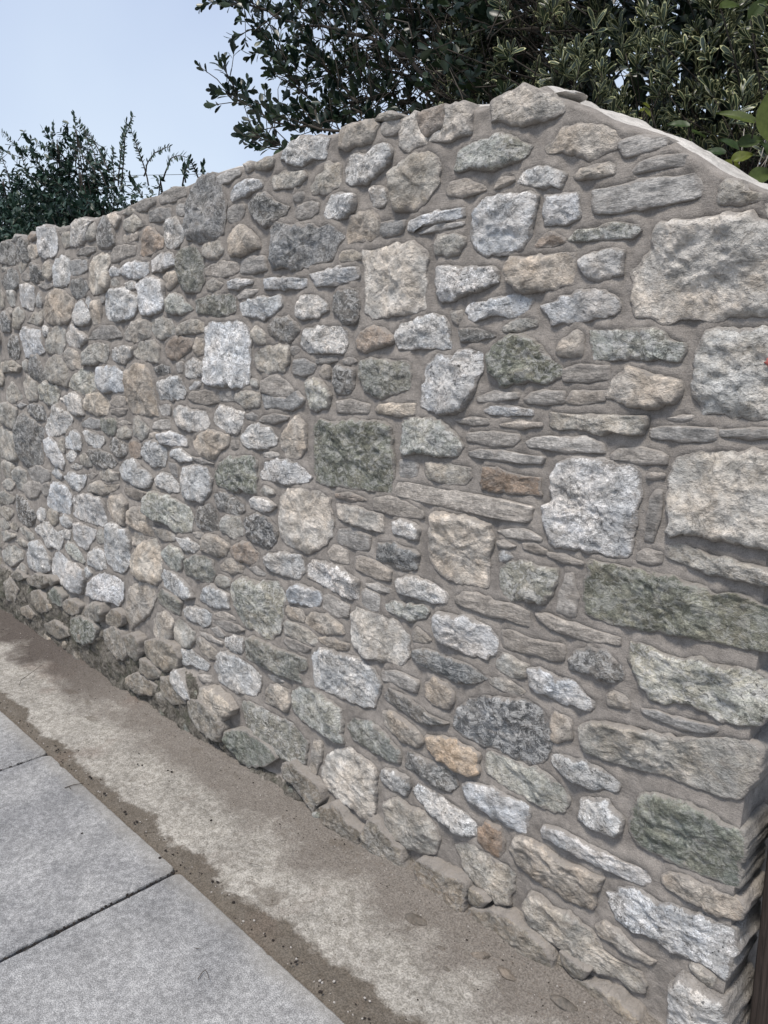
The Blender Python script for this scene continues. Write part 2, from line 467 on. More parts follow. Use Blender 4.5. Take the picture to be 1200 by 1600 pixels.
# ------------------------------------------------------------------ the stone wall
TOP = np.array([(-9.5, 1.95), (-4.106, 1.965), (-3.85, 1.96), (-3.74, 1.938), (-3.634, 1.960), (-3.413, 1.95), (-3.1, 1.945), (-2.852, 1.945), (-2.699, 1.960),
    (-2.451, 1.958), (-2.195, 1.968), (-1.973, 1.962), (-1.849, 1.978), (-1.681, 1.976), (-1.531, 1.978), (-1.396, 1.970), (-1.234, 1.955),
    (-1.125, 1.935), (-1.058, 1.945), (-0.985, 1.945), (-0.932, 1.910), (-0.869, 1.876), (-0.807, 1.842), (-0.72, 1.80), (-0.658, 1.76), (-0.614, 1.726), (-0.537, 1.685), (-0.463, 1.655)])
def top_at(u): return np.interp(u, TOP[:, 0], TOP[:, 1]) + 0.004 * fbm(xyz(np.asarray(u, float) * 22, 0.5), 15, 3)
U_END = -0.466
THICK = 0.34

RAW = """P -755 1561 -739 1586 -719 1603 -715 1633 -698 1650 -654 1646 -616 1648 -540 1646 -514 1627 -492 1605 -477 1478 -518 1476 -572 1477 -632 1474 -681 1472 -715 1481 -743 1484 -752 1517
Q -656 1171 -649 1209 -641 1223 -610 1234 -567 1240 -515 1244 -449 1248 -441 1239 -428 1094 -436 1077 -464 1078 -493 1078 -520 1082 -562 1079 -598 1083 -639 1074 -654 1078 -646 1115 -655 1147
N -819 971 -811 994 -788 993 -745 995 -717 994 -676 987 -654 989 -620 989 -582 989 -557 978 -545 978 -527 986 -496 987 -473 976 -448 974 -439 917 -447 891 -476 887 -522 885 -570 882 -611 882 -646 880 -695 868 -737 868 -776 870 -816 874 -820 920
Q -621 1432 -607 1452 -570 1457 -534 1458 -499 1455 -468 1450 -453 1324 -465 1306 -485 1304 -520 1304 -546 1306 -565 1312 -596 1309 -605 1322 -618 1337 -623 1368 -625 1398
G -815 616 -803 633 -748 650 -695 659 -639 665 -587 675 -546 688 -499 708 -461 711 -445 703 -443 661 -457 621 -473 592 -505 582 -546 583 -615 581 -688 568 -757 562 -799 566 -813 581
W -913 1161 -906 1180 -885 1195 -855 1200 -805 1200 -767 1199 -731 1199 -716 1190 -713 1152 -708 1131 -715 1105 -714 1088 -725 1047 -719 1026 -732 1014 -770 1007 -804 1009 -844 1008 -892 1005 -914 1015 -918 1038 -931 1065 -931 1093 -913 1105 -915 1133
M -711 822 -702 839 -670 844 -634 834 -599 835 -571 844 -542 839 -503 848 -477 848 -443 840 -436 826 -438 772 -453 748 -486 740 -517 734 -550 740 -576 746 -601 747 -626 731 -658 730 -682 752 -697 771 -709 800
N -688 448 -678 482 -657 525 -621 536 -577 539 -534 542 -496 532 -464 529 -454 507 -457 452 -462 413 -490 405 -532 404 -575 403 -620 401 -663 400 -683 420
W -721 257 -680 294 -651 305 -603 296 -559 311 -516 317 -462 320 -452 293 -457 217 -473 203 -507 210 -551 205 -597 204 -635 207 -664 195 -694 204 -718 216
N -1711 1218 -1682 1241 -1618 1232 -1556 1242 -1464 1247 -1416 1246 -1397 1220 -1397 1154 -1400 1064 -1465 1062 -1567 1062 -1677 1053 -1710 1064 -1715 1138
D -1173 510 -1156 545 -1129 577 -1090 598 -1020 618 -953 632 -912 623 -889 594 -886 554 -895 513 -929 479 -971 476 -1021 481 -1086 473 -1140 473 -1170 488
P -1506 1675 -1462 1676 -1387 1681 -1323 1677 -1288 1659 -1277 1643 -1287 1611 -1286 1552 -1282 1522 -1342 1517 -1417 1510 -1471 1510 -1499 1532 -1495 1580 -1502 1633
P -1264 978 -1251 1034 -1222 1036 -1155 1035 -1078 1031 -1067 995 -1078 947 -1079 879 -1117 871 -1171 870 -1219 877 -1248 893 -1267 934
g -937 110 -926 153 -890 159 -854 145 -815 156 -780 143 -742 138 -730 112 -688 106 -638 111 -632 62 -654 53 -685 64 -726 49 -769 44 -815 55 -874 59 -917 74
w -565 91 -566 137 -548 171 -521 166 -491 166 -457 169 -449 116 -449 66 -553 -10 -563 35
W -1142 1726 -1124 1741 -1090 1749 -1033 1743 -985 1743 -975 1733 -983 1705 -987 1659 -1007 1636 -1063 1628 -1103 1627 -1133 1639 -1147 1659 -1150 1695
k -1091 8 -1071 35 -1017 60 -972 74 -940 69 -903 68 -855 57 -842 37 -839 -36 -874 -47 -917 -52 -955 -52 -1000 -51 -1041 -33 -1076 -17
t -989 233 -969 278 -926 290 -890 288 -838 278 -794 285 -743 282 -747 254 -764 195 -799 187 -850 186 -898 189 -941 195 -973 213
W -1288 1382 -1257 1408 -1237 1420 -1216 1407 -1184 1417 -1146 1429 -1115 1421 -1107 1398 -1110 1379 -1131 1354 -1137 1325 -1155 1300 -1181 1284 -1220 1277 -1269 1283 -1297 1297 -1297 1331 -1284 1357
W -2275 1498 -2244 1528 -2150 1522 -2069 1523 -2027 1506 -2015 1458 -2025 1390 -2027 1341 -2073 1321 -2164 1324 -2241 1319 -2289 1332 -2287 1390 -2272 1442
s -850 1727 -792 1726 -740 1727 -699 1726 -648 1725 -637 1706 -634 1685 -653 1682 -696 1680 -745 1680 -784 1677 -841 1682 -848 1703
P -1882 986 -1838 1021 -1786 1024 -1687 1033 -1650 1016 -1641 961 -1642 911 -1676 880 -1741 843 -1803 842 -1855 850 -1886 878 -1889 945
w -1746 513 -1699 554 -1621 562 -1528 569 -1467 555 -1441 525 -1450 490 -1467 440 -1512 428 -1576 426 -1652 425 -1733 420 -1737 474
D -1893 1777 -1867 1791 -1808 1775 -1751 1763 -1705 1768 -1678 1752 -1634 1760 -1600 1735 -1573 1718 -1609 1696 -1627 1665 -1699 1666 -1755 1653 -1793 1652 -1832 1665 -1888 1664 -1897 1706
P -1704 146 -1677 203 -1626 251 -1573 275 -1522 271 -1468 262 -1457 227 -1464 157 -1469 100 -1491 76 -1552 83 -1610 85 -1669 95 -1699 119
N -1099 1409 -1079 1433 -1062 1446 -1011 1453 -972 1442 -950 1429 -927 1402 -906 1393 -900 1376 -925 1358 -952 1356 -995 1357 -1052 1347 -1071 1360 -1092 1381
m -835 1460 -807 1462 -748 1458 -709 1461 -679 1448 -666 1437 -640 1432 -644 1417 -651 1400 -671 1400 -692 1406 -726 1400 -771 1404 -832 1403 -834 1431
m -1075 437 -1053 466 -1008 469 -958 467 -911 475 -882 471 -847 454 -835 433 -844 402 -878 384 -925 388 -986 386 -1031 393 -1064 405
s -1385 1078 -1373 1098 -1309 1097 -1224 1094 -1137 1094 -1043 1093 -959 1087 -966 1055 -977 1048 -1041 1046 -1116 1048 -1168 1051 -1237 1052 -1309 1054 -1381 1058
M -2163 657 -2094 697 -2021 690 -1950 713 -1899 718 -1869 688 -1878 628 -1906 552 -1951 513 -2004 513 -2039 526 -2095 520 -2141 555 -2157 608
P -1563 681 -1540 721 -1492 717 -1432 719 -1375 721 -1336 684 -1334 631 -1359 599 -1416 592 -1484 582 -1546 602 -1564 636
t -1051 1616 -1034 1619 -979 1616 -927 1617 -883 1615 -880 1586 -882 1554 -914 1547 -950 1545 -992 1545 -1020 1552 -1035 1566 -1049 1583
t -795 1340 -787 1357 -769 1378 -752 1391 -717 1384 -682 1375 -652 1367 -641 1356 -642 1336 -661 1324 -699 1314 -725 1312 -757 1318 -775 1328 -793 1331
g -1404 1838 -1388 1859 -1345 1866 -1318 1875 -1278 1875 -1251 1863 -1244 1831 -1257 1796 -1283 1767 -1316 1753 -1358 1754 -1387 1762 -1402 1794
g -650 1049 -617 1061 -575 1052 -536 1049 -505 1045 -498 1046 -461 1044 -432 1036 -431 1019 -458 1010 -502 1014 -548 1012 -593 1016 -622 1023 -644 1029
D -2343 1906 -2315 1941 -2264 1967 -2198 1973 -2155 1950 -2140 1911 -2120 1880 -2132 1835 -2144 1794 -2186 1780 -2261 1781 -2339 1794 -2358 1824 -2352 1863
k -781 14 -746 26 -684 40 -628 26 -607 -7 -677 -69 -737 -45 -783 -15
t -1102 1938 -1074 1949 -1031 1952 -989 1941 -958 1926 -932 1907 -925 1886 -943 1876 -976 1878 -996 1879 -1022 1876 -1055 1889 -1078 1899 -1096 1900
n -2138 216 -2122 246 -2054 256 -1981 252 -1919 251 -1851 258 -1810 240 -1778 219 -1789 137 -1831 118 -1899 116 -1960 133 -2033 135 -2108 155
g -1426 160 -1373 203 -1324 199 -1268 205 -1229 178 -1217 146 -1235 99 -1282 79 -1356 72 -1411 66 -1424 107
W -1248 764 -1232 782 -1176 782 -1122 787 -1069 781 -1044 761 -1045 723 -1080 698 -1126 698 -1188 700 -1223 708 -1242 726
m -1364 1244 -1340 1259 -1268 1264 -1220 1257 -1179 1229 -1167 1205 -1178 1179 -1239 1173 -1296 1177 -1355 1169 -1364 1201
m -1045 930 -1020 947 -979 958 -939 953 -892 957 -891 938 -897 903 -918 872 -946 870 -969 875 -1004 862 -1029 869 -1043 892
g -1158 156 -1140 177 -1098 186 -1050 180 -991 186 -974 171 -976 129 -987 82 -1016 66 -1026 84 -1074 82 -1116 91 -1139 129
b -956 1514 -933 1519 -908 1532 -864 1536 -807 1539 -783 1523 -778 1499 -790 1488 -823 1487 -861 1482 -900 1479 -926 1474 -934 1489
m -1197 1836 -1188 1857 -1146 1869 -1105 1870 -1077 1870 -1038 1857 -997 1833 -1004 1820 -1036 1811 -1069 1808 -1109 1808 -1156 1815 -1187 1814 -1200 1823
t -963 1825 -948 1832 -936 1843 -920 1856 -886 1851 -844 1841 -811 1827 -797 1809 -805 1792 -831 1787 -863 1784 -883 1794 -917 1810 -947 1810 -963 1816
b -904 328 -887 346 -848 355 -809 352 -755 347 -694 349 -636 354 -629 338 -647 313 -681 307 -721 309 -779 308 -834 316 -892 312
t -610 353 -595 375 -552 384 -504 383 -448 388 -444 363 -460 340 -492 335 -539 333 -588 335 -608 341
m -1850 361 -1807 400 -1733 406 -1653 397 -1610 385 -1597 287 -1626 279 -1706 281 -1790 284 -1843 305
g -927 1296 -885 1293 -845 1291 -821 1297 -787 1294 -746 1297 -705 1299 -704 1278 -717 1260 -744 1259 -776 1263 -809 1258 -858 1262 -899 1259 -926 1264
b -1140 337 -1110 362 -1056 370 -1004 370 -954 375 -937 366 -945 298 -976 289 -1027 296 -1081 301 -1122 307
n -1519 1397 -1479 1411 -1424 1403 -1341 1400 -1330 1372 -1341 1335 -1386 1318 -1464 1307 -1505 1326 -1513 1359
W -1253 1617 -1208 1616 -1151 1607 -1085 1604 -1073 1591 -1075 1569 -1119 1556 -1162 1550 -1193 1540 -1232 1538 -1246 1554 -1250 1593
w -1388 1465 -1371 1491 -1314 1501 -1265 1508 -1218 1500 -1208 1471 -1207 1432 -1257 1430 -1313 1431 -1379 1429 -1386 1450
k -1275 37 -1264 72 -1217 83 -1165 88 -1114 97 -1096 82 -1106 34 -1112 -7 -1155 -13 -1193 -28 -1223 -13 -1263 11
n -2100 474 -2050 501 -1978 495 -1909 492 -1834 497 -1774 498 -1771 468 -1811 440 -1792 414 -1829 410 -1878 409 -1965 405 -2037 406 -2102 404
b -954 708 -922 722 -888 715 -845 718 -812 701 -783 686 -782 672 -809 658 -852 658 -897 659 -931 660 -949 678
w -2299 317 -2269 374 -2211 400 -2142 393 -2075 389 -2012 368 -2033 316 -2053 286 -2120 276 -2160 263 -2220 262 -2282 267
w -1316 250 -1292 276 -1238 281 -1178 270 -1135 265 -1093 254 -1099 216 -1126 202 -1177 203 -1237 212 -1300 229
w -881 519 -862 532 -819 538 -766 544 -720 528 -712 512 -723 499 -763 490 -816 485 -860 491 -878 499
t -2865 1315 -2838 1364 -2770 1388 -2695 1385 -2650 1354 -2637 1308 -2631 1261 -2614 1204 -2692 1206 -2807 1203 -2842 1236 -2870 1278
d -848 764 -838 787 -802 805 -767 804 -741 790 -721 775 -720 754 -758 738 -788 743 -830 740 -847 745
N -2255 1016 -2222 1063 -2143 1091 -2016 1108 -2000 1084 -2007 1032 -2014 990 -2049 983 -2076 996 -2132 981 -2189 985 -2247 995
d -1320 652 -1274 668 -1216 670 -1159 669 -1112 664 -1072 648 -1117 621 -1172 612 -1229 614 -1266 618 -1304 624 -1320 635
O -1267 426 -1226 444 -1168 451 -1112 454 -1090 443 -1094 395 -1117 374 -1166 375 -1225 381 -1263 400
w -1571 1884 -1548 1911 -1516 1910 -1492 1901 -1462 1915 -1424 1917 -1399 1899 -1399 1880 -1432 1861 -1462 1847 -1501 1838 -1540 1841 -1565 1855
s -1177 831 -1143 852 -1098 856 -1059 849 -998 853 -962 844 -958 809 -984 808 -1027 813 -1077 808 -1129 812 -1173 815
k -1503 36 -1457 105 -1421 88 -1378 76 -1336 64 -1324 -2 -1361 -15 -1413 -15 -1476 -6 -1498 10
M -2738 883 -2690 914 -2604 912 -2512 900 -2423 888 -2405 850 -2420 801 -2489 781 -2547 787 -2580 806 -2665 806 -2738 833
R -1105 1158 -1070 1164 -1022 1154 -948 1152 -946 1114 -997 1111 -1044 1110 -1105 1108
n -1584 339 -1558 377 -1494 388 -1441 384 -1399 368 -1365 348 -1365 310 -1416 300 -1485 309 -1559 308
W -1758 794 -1732 822 -1663 825 -1589 818 -1526 799 -1531 744 -1590 738 -1665 754 -1754 762
W -1167 1512 -1142 1532 -1100 1532 -1065 1539 -1025 1541 -992 1533 -981 1521 -985 1509 -1007 1501 -1040 1491 -1070 1503 -1117 1491 -1135 1487 -1148 1497
w -807 424 -798 449 -762 467 -737 473 -721 458 -705 448 -703 426 -717 397 -742 397 -773 393 -806 399
s -1032 783 -1001 788 -960 783 -920 786 -870 792 -861 780 -863 755 -895 746 -941 748 -1000 739 -1029 739
w -1763 1468 -1741 1491 -1676 1494 -1596 1494 -1577 1475 -1566 1447 -1588 1423 -1650 1421 -1724 1424 -1762 1439
K -2213 103 -2140 135 -2062 146 -1987 145 -1938 135 -1917 115 -1973 70 -2069 28 -2118 23 -2176 49 -2211 67
w -871 1594 -858 1607 -830 1610 -793 1611 -775 1605 -775 1566 -804 1560 -826 1553 -851 1564 -865 1579
T -2913 615 -2867 650 -2780 698 -2687 727 -2659 700 -2653 637 -2668 564 -2721 540 -2800 543 -2895 544 -2922 573
d -4051 1080 -4023 1134 -3941 1149 -3824 1119 -3712 1090 -3734 1048 -3779 1024 -3756 980 -3776 917 -3975 887 -4038 925 -4064 998
w -1835 1967 -1800 1988 -1744 1993 -1681 1984 -1629 1969 -1638 1942 -1656 1925 -1700 1927 -1746 1923 -1802 1936 -1835 1953
s -984 1228 -963 1239 -920 1244 -878 1241 -843 1252 -798 1238 -791 1219 -836 1216 -886 1213 -929 1216 -975 1216
b -958 1732 -879 1724 -873 1679 -905 1675 -935 1671 -956 1674 -958 1706
s -942 846 -900 853 -862 846 -810 845 -735 843 -734 825 -768 822 -803 814 -855 816 -899 819 -933 833
w -3127 661 -3087 723 -3025 736 -2913 723 -2903 671 -2918 601 -2965 551 -3011 528 -3056 526 -3129 547 -3151 600
d -1341 339 -1329 359 -1270 363 -1210 363 -1169 358 -1165 330 -1179 301 -1223 299 -1285 305 -1341 307
p -1233 1960 -1215 1959 -1166 1952 -1156 1920 -1158 1888 -1201 1890 -1252 1892 -1284 1896 -1265 1910 -1233 1917 -1228 1939
n -2405 1747 -2382 1766 -2321 1771 -2283 1751 -2262 1709 -2262 1655 -2294 1627 -2375 1629 -2409 1655 -2415 1697
m -898 1641 -885 1656 -861 1657 -823 1655 -796 1661 -748 1652 -744 1640 -759 1628 -795 1630 -831 1632 -855 1632 -894 1637
w -2482 974 -2443 1025 -2366 1047 -2294 1040 -2266 1004 -2291 951 -2335 917 -2399 918 -2475 922
W -1980 1055 -1957 1093 -1898 1108 -1834 1109 -1796 1103 -1759 1088 -1733 1071 -1745 1056 -1783 1043 -1837 1041 -1901 1039 -1976 1038
t -2932 475 -2843 521 -2735 530 -2715 482 -2775 415 -2864 353 -2942 298 -2995 335 -2962 413
d -1461 893 -1449 922 -1384 927 -1315 925 -1296 917 -1307 876 -1345 863 -1408 871 -1459 873
w -2971 1662 -2914 1671 -2809 1667 -2725 1636 -2728 1591 -2760 1561 -2837 1561 -2905 1551 -2973 1560 -2983 1585 -2982 1633
s -700 1274 -666 1280 -633 1280 -574 1283 -570 1262 -592 1256 -632 1256 -673 1255 -697 1256
w -1385 831 -1337 850 -1284 855 -1233 846 -1205 833 -1208 807 -1261 801 -1314 800 -1368 800
B -3360 388 -3339 413 -3288 448 -3229 475 -3163 490 -3090 498 -3011 495 -2994 480 -3008 412 -3069 369 -3107 384 -3216 360 -3294 347 -3360 352
b -3744 452 -3695 498 -3620 496 -3550 473 -3476 481 -3392 462 -3389 417 -3430 347 -3503 336 -3586 350 -3650 342 -3750 359 -3768 399
W -3451 777 -3428 804 -3392 813 -3245 831 -3150 834 -3125 800 -3116 728 -3151 704 -3234 710 -3322 702 -3435 705 -3462 716 -3430 735
g -1999 1400 -1981 1429 -1931 1445 -1867 1448 -1821 1443 -1823 1409 -1847 1372 -1919 1365 -1992 1381
t -3597 1648 -3548 1677 -3449 1703 -3362 1688 -3291 1658 -3276 1623 -3305 1585 -3363 1565 -3501 1561 -3582 1575 -3612 1607
t -1622 1007 -1586 1009 -1516 1006 -1440 1002 -1431 954 -1482 952 -1551 956 -1614 965
t -1562 1743 -1541 1767 -1485 1770 -1451 1761 -1447 1720 -1470 1697 -1526 1706 -1563 1700 -1566 1723
g -1281 1157 -1225 1159 -1138 1155 -1138 1132 -1157 1115 -1217 1110 -1273 1115 -1282 1132
k -2450 145 -2369 166 -2303 163 -2241 148 -2217 119 -2237 63 -2313 47 -2401 59 -2445 83
W -2710 1675 -2645 1690 -2564 1687 -2522 1662 -2528 1609 -2542 1577 -2624 1569 -2708 1570 -2701 1629
t -1589 1959 -1583 1983 -1531 1985 -1476 1979 -1452 1967 -1454 1943 -1477 1928 -1523 1932 -1563 1930 -1592 1940
D -2071 899 -2017 922 -1948 922 -1908 892 -1910 851 -1945 821 -2014 823 -2067 840
d -1990 1853 -1965 1874 -1925 1877 -1894 1866 -1865 1845 -1814 1825 -1822 1807 -1867 1798 -1922 1787 -1961 1801 -1983 1826
t -1871 1178 -1830 1214 -1783 1247 -1758 1223 -1748 1182 -1753 1149 -1788 1123 -1842 1119 -1868 1145
d -1424 480 -1403 518 -1350 516 -1295 504 -1264 494 -1212 494 -1190 493 -1241 469 -1302 459 -1366 468
g -602 1697 -591 1706 -562 1700 -554 1683 -531 1675 -530 1663 -555 1663 -588 1666 -599 1669
k -1871 111 -1813 141 -1760 119 -1697 110 -1688 70 -1731 15 -1763 37 -1805 63 -1873 65
w -1977 787 -1946 803 -1870 817 -1790 826 -1775 804 -1773 775 -1801 749 -1865 746 -1931 748 -1964 768
k -2791 240 -2785 289 -2649 332 -2550 333 -2524 296 -2547 244 -2637 214 -2727 217
t -746 160 -724 186 -693 178 -651 161 -612 156 -625 138 -660 135 -701 141 -742 140
t -1428 440 -1399 453 -1342 445 -1294 431 -1278 406 -1301 385 -1349 380 -1390 390 -1424 403
d -1618 1571 -1594 1583 -1527 1587 -1523 1517 -1536 1504 -1578 1500 -1600 1512 -1623 1532
w -2062 1574 -2014 1586 -1956 1587 -1908 1585 -1861 1591 -1847 1559 -1886 1538 -1943 1527 -2000 1531 -2051 1540
T -3087 1794 -3033 1805 -2976 1806 -2914 1794 -2923 1764 -2949 1742 -2936 1710 -2950 1675 -3026 1668 -3094 1666 -3119 1698 -3115 1747
n -2316 1597 -2256 1609 -2181 1607 -2108 1608 -2087 1590 -2094 1552 -2139 1546 -2223 1550 -2310 1556
s -679 705 -643 714 -607 711 -565 717 -524 722 -523 712 -547 699 -588 690 -632 693 -674 697
w -2088 1161 -2037 1202 -1984 1210 -1927 1199 -1887 1172 -1896 1150 -1963 1135 -2041 1131 -2076 1141
w -1026 1767 -1019 1781 -1003 1789 -961 1786 -915 1768 -920 1739 -944 1749 -980 1753 -1007 1762
t -2109 1777 -2086 1795 -2051 1801 -1994 1782 -1963 1761 -1944 1741 -1948 1728 -1998 1723 -2057 1720 -2100 1717 -2112 1739
b -1727 1637 -1672 1641 -1602 1644 -1522 1640 -1520 1613 -1560 1604 -1628 1602 -1696 1601 -1700 1621
k -1683 44 -1607 85 -1559 51 -1503 50 -1512 3 -1589 -6 -1659 4
r -1532 1458 -1511 1479 -1463 1488 -1424 1482 -1394 1463 -1395 1445 -1448 1435 -1504 1426 -1533 1436
s -778 1214 -760 1232 -715 1234 -680 1232 -662 1224 -661 1208 -695 1206 -731 1207 -775 1207
s -1465 1042 -1408 1052 -1339 1044 -1290 1032 -1290 1013 -1338 1007 -1400 1008 -1463 1008
t -2380 1127 -2335 1155 -2253 1168 -2157 1164 -2159 1132 -2209 1107 -2270 1077 -2332 1075 -2361 1100
s -797 1805 -780 1808 -746 1805 -704 1795 -703 1783 -731 1777 -756 1779 -780 1776 -791 1786 -798 1796
w -2498 1232 -2454 1248 -2370 1235 -2287 1236 -2261 1194 -2282 1177 -2355 1163 -2440 1167 -2493 1193
R -1086 240 -1059 273 -1020 277 -1002 233 -1017 196 -1057 188 -1085 204
T -2393 169 -2373 214 -2305 244 -2232 240 -2182 226 -2154 205 -2239 142 -2313 145 -2367 152
s -870 952 -849 957 -844 929 -838 907 -838 864 -857 859 -887 862 -883 896 -874 927
s -898 1383 -866 1394 -826 1392 -794 1393 -794 1365 -825 1363 -854 1360 -894 1361
w -1652 1808 -1624 1825 -1581 1830 -1529 1812 -1529 1781 -1549 1768 -1599 1772 -1642 1772 -1652 1786
s -1146 1192 -1108 1202 -1047 1202 -978 1199 -939 1200 -944 1183 -988 1179 -1046 1181 -1107 1180 -1142 1182
p -1374 1937 -1360 1957 -1319 1965 -1312 1929 -1291 1903 -1284 1892 -1318 1891 -1363 1892 -1374 1909
t -1273 577 -1243 598 -1200 594 -1178 572 -1177 547 -1213 526 -1250 525 -1272 536
n -2479 677 -2418 706 -2330 725 -2289 718 -2277 674 -2295 638 -2370 629 -2470 630 -2485 651
b -1344 1730 -1302 1737 -1236 1738 -1173 1739 -1172 1718 -1203 1714 -1255 1716 -1316 1712 -1323 1701 -1344 1708
s -1150 1236 -1109 1241 -1049 1243 -1005 1243 -1002 1232 -1018 1215 -1078 1213 -1146 1217
w -1787 1557 -1757 1579 -1710 1582 -1656 1562 -1643 1539 -1693 1521 -1759 1518 -1790 1528
g -1707 1864 -1684 1882 -1648 1892 -1639 1907 -1593 1898 -1591 1846 -1624 1841 -1667 1839 -1707 1840
m -1744 1343 -1707 1350 -1661 1339 -1643 1310 -1653 1275 -1700 1261 -1733 1271 -1747 1307
s -568 1280 -541 1283 -512 1285 -466 1290 -461 1272 -489 1269 -525 1269 -564 1267
m -1424 754 -1400 772 -1344 776 -1291 785 -1261 772 -1275 752 -1313 734 -1367 735 -1420 740
w -2228 1233 -2188 1259 -2132 1251 -2061 1241 -2072 1205 -2110 1172 -2156 1174 -2222 1191 -2235 1212
w -2962 974 -2900 1012 -2818 1023 -2782 998 -2731 990 -2690 970 -2707 931 -2753 919 -2857 926 -2939 937
t -1773 630 -1736 659 -1667 666 -1600 653 -1587 627 -1649 611 -1728 604 -1771 613
b -3742 760 -3706 806 -3662 844 -3576 841 -3504 839 -3463 805 -3493 711 -3566 706 -3626 713 -3666 702 -3754 716
s -765 1750 -751 1762 -718 1764 -670 1761 -665 1753 -669 1741 -709 1744 -741 1742 -763 1742
d -1920 1503 -1879 1524 -1826 1527 -1782 1509 -1771 1489 -1798 1459 -1859 1460 -1913 1479
b -3093 1374 -3005 1379 -2931 1377 -2870 1359 -2880 1286 -2944 1284 -2981 1291 -3031 1275 -3077 1293 -3091 1327
b -1850 701 -1817 727 -1744 734 -1690 729 -1696 688 -1746 673 -1809 669 -1852 666
w -3697 1101 -3664 1137 -3608 1164 -3590 1194 -3539 1206 -3484 1185 -3415 1178 -3376 1148 -3454 1096 -3553 1075 -3643 1057 -3698 1065
r -1311 1961 -1253 1962 -1237 1961 -1233 1940 -1236 1919 -1265 1913 -1291 1907 -1309 1929
s -1612 932 -1560 943 -1482 937 -1487 895 -1543 888 -1615 894 -1624 908
w -4095 416 -4028 479 -3892 516 -3830 485 -3785 445 -3799 382 -3885 359 -3987 345 -4075 345 -4097 375
s -691 1138 -679 1156 -666 1156 -666 1124 -670 1099 -676 1055 -696 1054 -692 1091 -690 1117
w -2603 1326 -2534 1338 -2477 1353 -2434 1340 -2406 1297 -2430 1274 -2508 1266 -2589 1266 -2606 1297
s -1543 863 -1517 874 -1449 866 -1404 854 -1404 824 -1449 821 -1543 830
t -2710 417 -2619 446 -2585 422 -2604 352 -2674 280 -2746 328 -2754 373
w -1443 239 -1433 263 -1382 284 -1332 282 -1324 269 -1336 227 -1382 219 -1433 220
s -1969 1342 -1887 1360 -1840 1345 -1803 1318 -1812 1297 -1889 1300 -1966 1310
g -1045 708 -1024 727 -981 721 -960 716 -962 687 -979 677 -1028 678 -1046 686
W -3590 1972 -3509 1967 -3420 1953 -3402 1934 -3399 1891 -3419 1849 -3511 1849 -3559 1849 -3604 1867 -3604 1920
K -3517 202 -3415 238 -3297 251 -3234 232 -3268 163 -3365 127 -3462 111 -3517 139
w -2759 1074 -2705 1103 -2630 1108 -2573 1089 -2571 1054 -2592 1022 -2666 1012 -2739 1027 -2765 1049
t -886 616 -878 629 -840 627 -834 599 -837 582 -869 558 -885 559
g -1261 1670 -1248 1686 -1209 1684 -1171 1675 -1169 1661 -1189 1642 -1221 1642 -1254 1645
t -1996 322 -1958 356 -1897 370 -1863 364 -1866 308 -1883 286 -1935 285 -1998 281
d -1624 1374 -1602 1386 -1542 1381 -1542 1341 -1555 1319 -1616 1312 -1626 1345
t -913 1424 -901 1443 -869 1464 -855 1455 -853 1411 -892 1412 -910 1413
w -2659 585 -2637 615 -2577 614 -2507 604 -2452 584 -2421 555 -2479 532 -2549 532 -2633 546
m -3390 1309 -3317 1346 -3228 1365 -3146 1357 -3107 1323 -3111 1297 -3171 1274 -3256 1267 -3340 1278 -3393 1295
b -3909 1535 -3856 1556 -3752 1545 -3665 1538 -3665 1481 -3635 1443 -3739 1434 -3862 1420 -3885 1465
b -1939 1641 -1874 1639 -1799 1633 -1735 1626 -1732 1605 -1778 1601 -1837 1605 -1931 1609
s -1224 1777 -1212 1798 -1168 1796 -1114 1774 -1108 1765 -1149 1764 -1179 1762 -1220 1770
s -1963 1304 -1890 1294 -1820 1291 -1788 1318 -1759 1296 -1764 1278 -1813 1260 -1875 1266 -1948 1258
d -2380 882 -2347 898 -2283 918 -2244 896 -2244 834 -2280 823 -2343 822 -2384 835
w -2375 571 -2329 614 -2255 621 -2195 616 -2189 566 -2282 544 -2345 548 -2377 552
t -2899 804 -2857 830 -2803 830 -2740 814 -2699 782 -2711 736 -2750 729 -2828 743 -2908 757
g -3613 1376 -3555 1419 -3460 1418 -3399 1382 -3385 1336 -3416 1294 -3484 1302 -3578 1310 -3619 1348
s -1434 561 -1383 577 -1335 576 -1300 575 -1303 538 -1350 535 -1391 540 -1433 531
g -1882 585 -1854 603 -1790 598 -1738 594 -1713 577 -1729 552 -1802 550 -1878 551
T -3267 1230 -3225 1259 -3080 1276 -3025 1252 -3005 1227 -3044 1189 -3155 1186 -3256 1204
s -994 1320 -972 1335 -940 1339 -893 1340 -893 1315 -939 1313 -982 1311
g -1887 1895 -1877 1915 -1825 1917 -1746 1907 -1730 1892 -1755 1873 -1819 1879 -1875 1879
t -2353 771 -2323 804 -2261 812 -2183 797 -2179 778 -2196 747 -2267 740 -2350 742
w -2495 1849 -2477 1868 -2413 1870 -2395 1848 -2366 1824 -2390 1792 -2433 1781 -2497 1790 -2504 1819
p -527 1659 -487 1657 -485 1630 -504 1619 -517 1638
k -2668 168 -2551 210 -2519 168 -2487 126 -2576 90 -2675 104
d -2258 955 -2219 968 -2152 963 -2088 944 -2075 925 -2119 900 -2185 904 -2243 913
r -2546 1445 -2497 1474 -2410 1481 -2348 1474 -2350 1448 -2394 1430 -2449 1411 -2526 1414
t -2845 1502 -2775 1541 -2674 1549 -2630 1536 -2631 1488 -2720 1479 -2771 1474 -2835 1481
t -3094 818 -3053 847 -2949 864 -2911 835 -2919 795 -2937 746 -2995 744 -3066 760 -3091 791
g -3226 1435 -3159 1460 -3067 1474 -2992 1466 -2987 1437 -3022 1392 -3069 1404 -3141 1387 -3224 1387
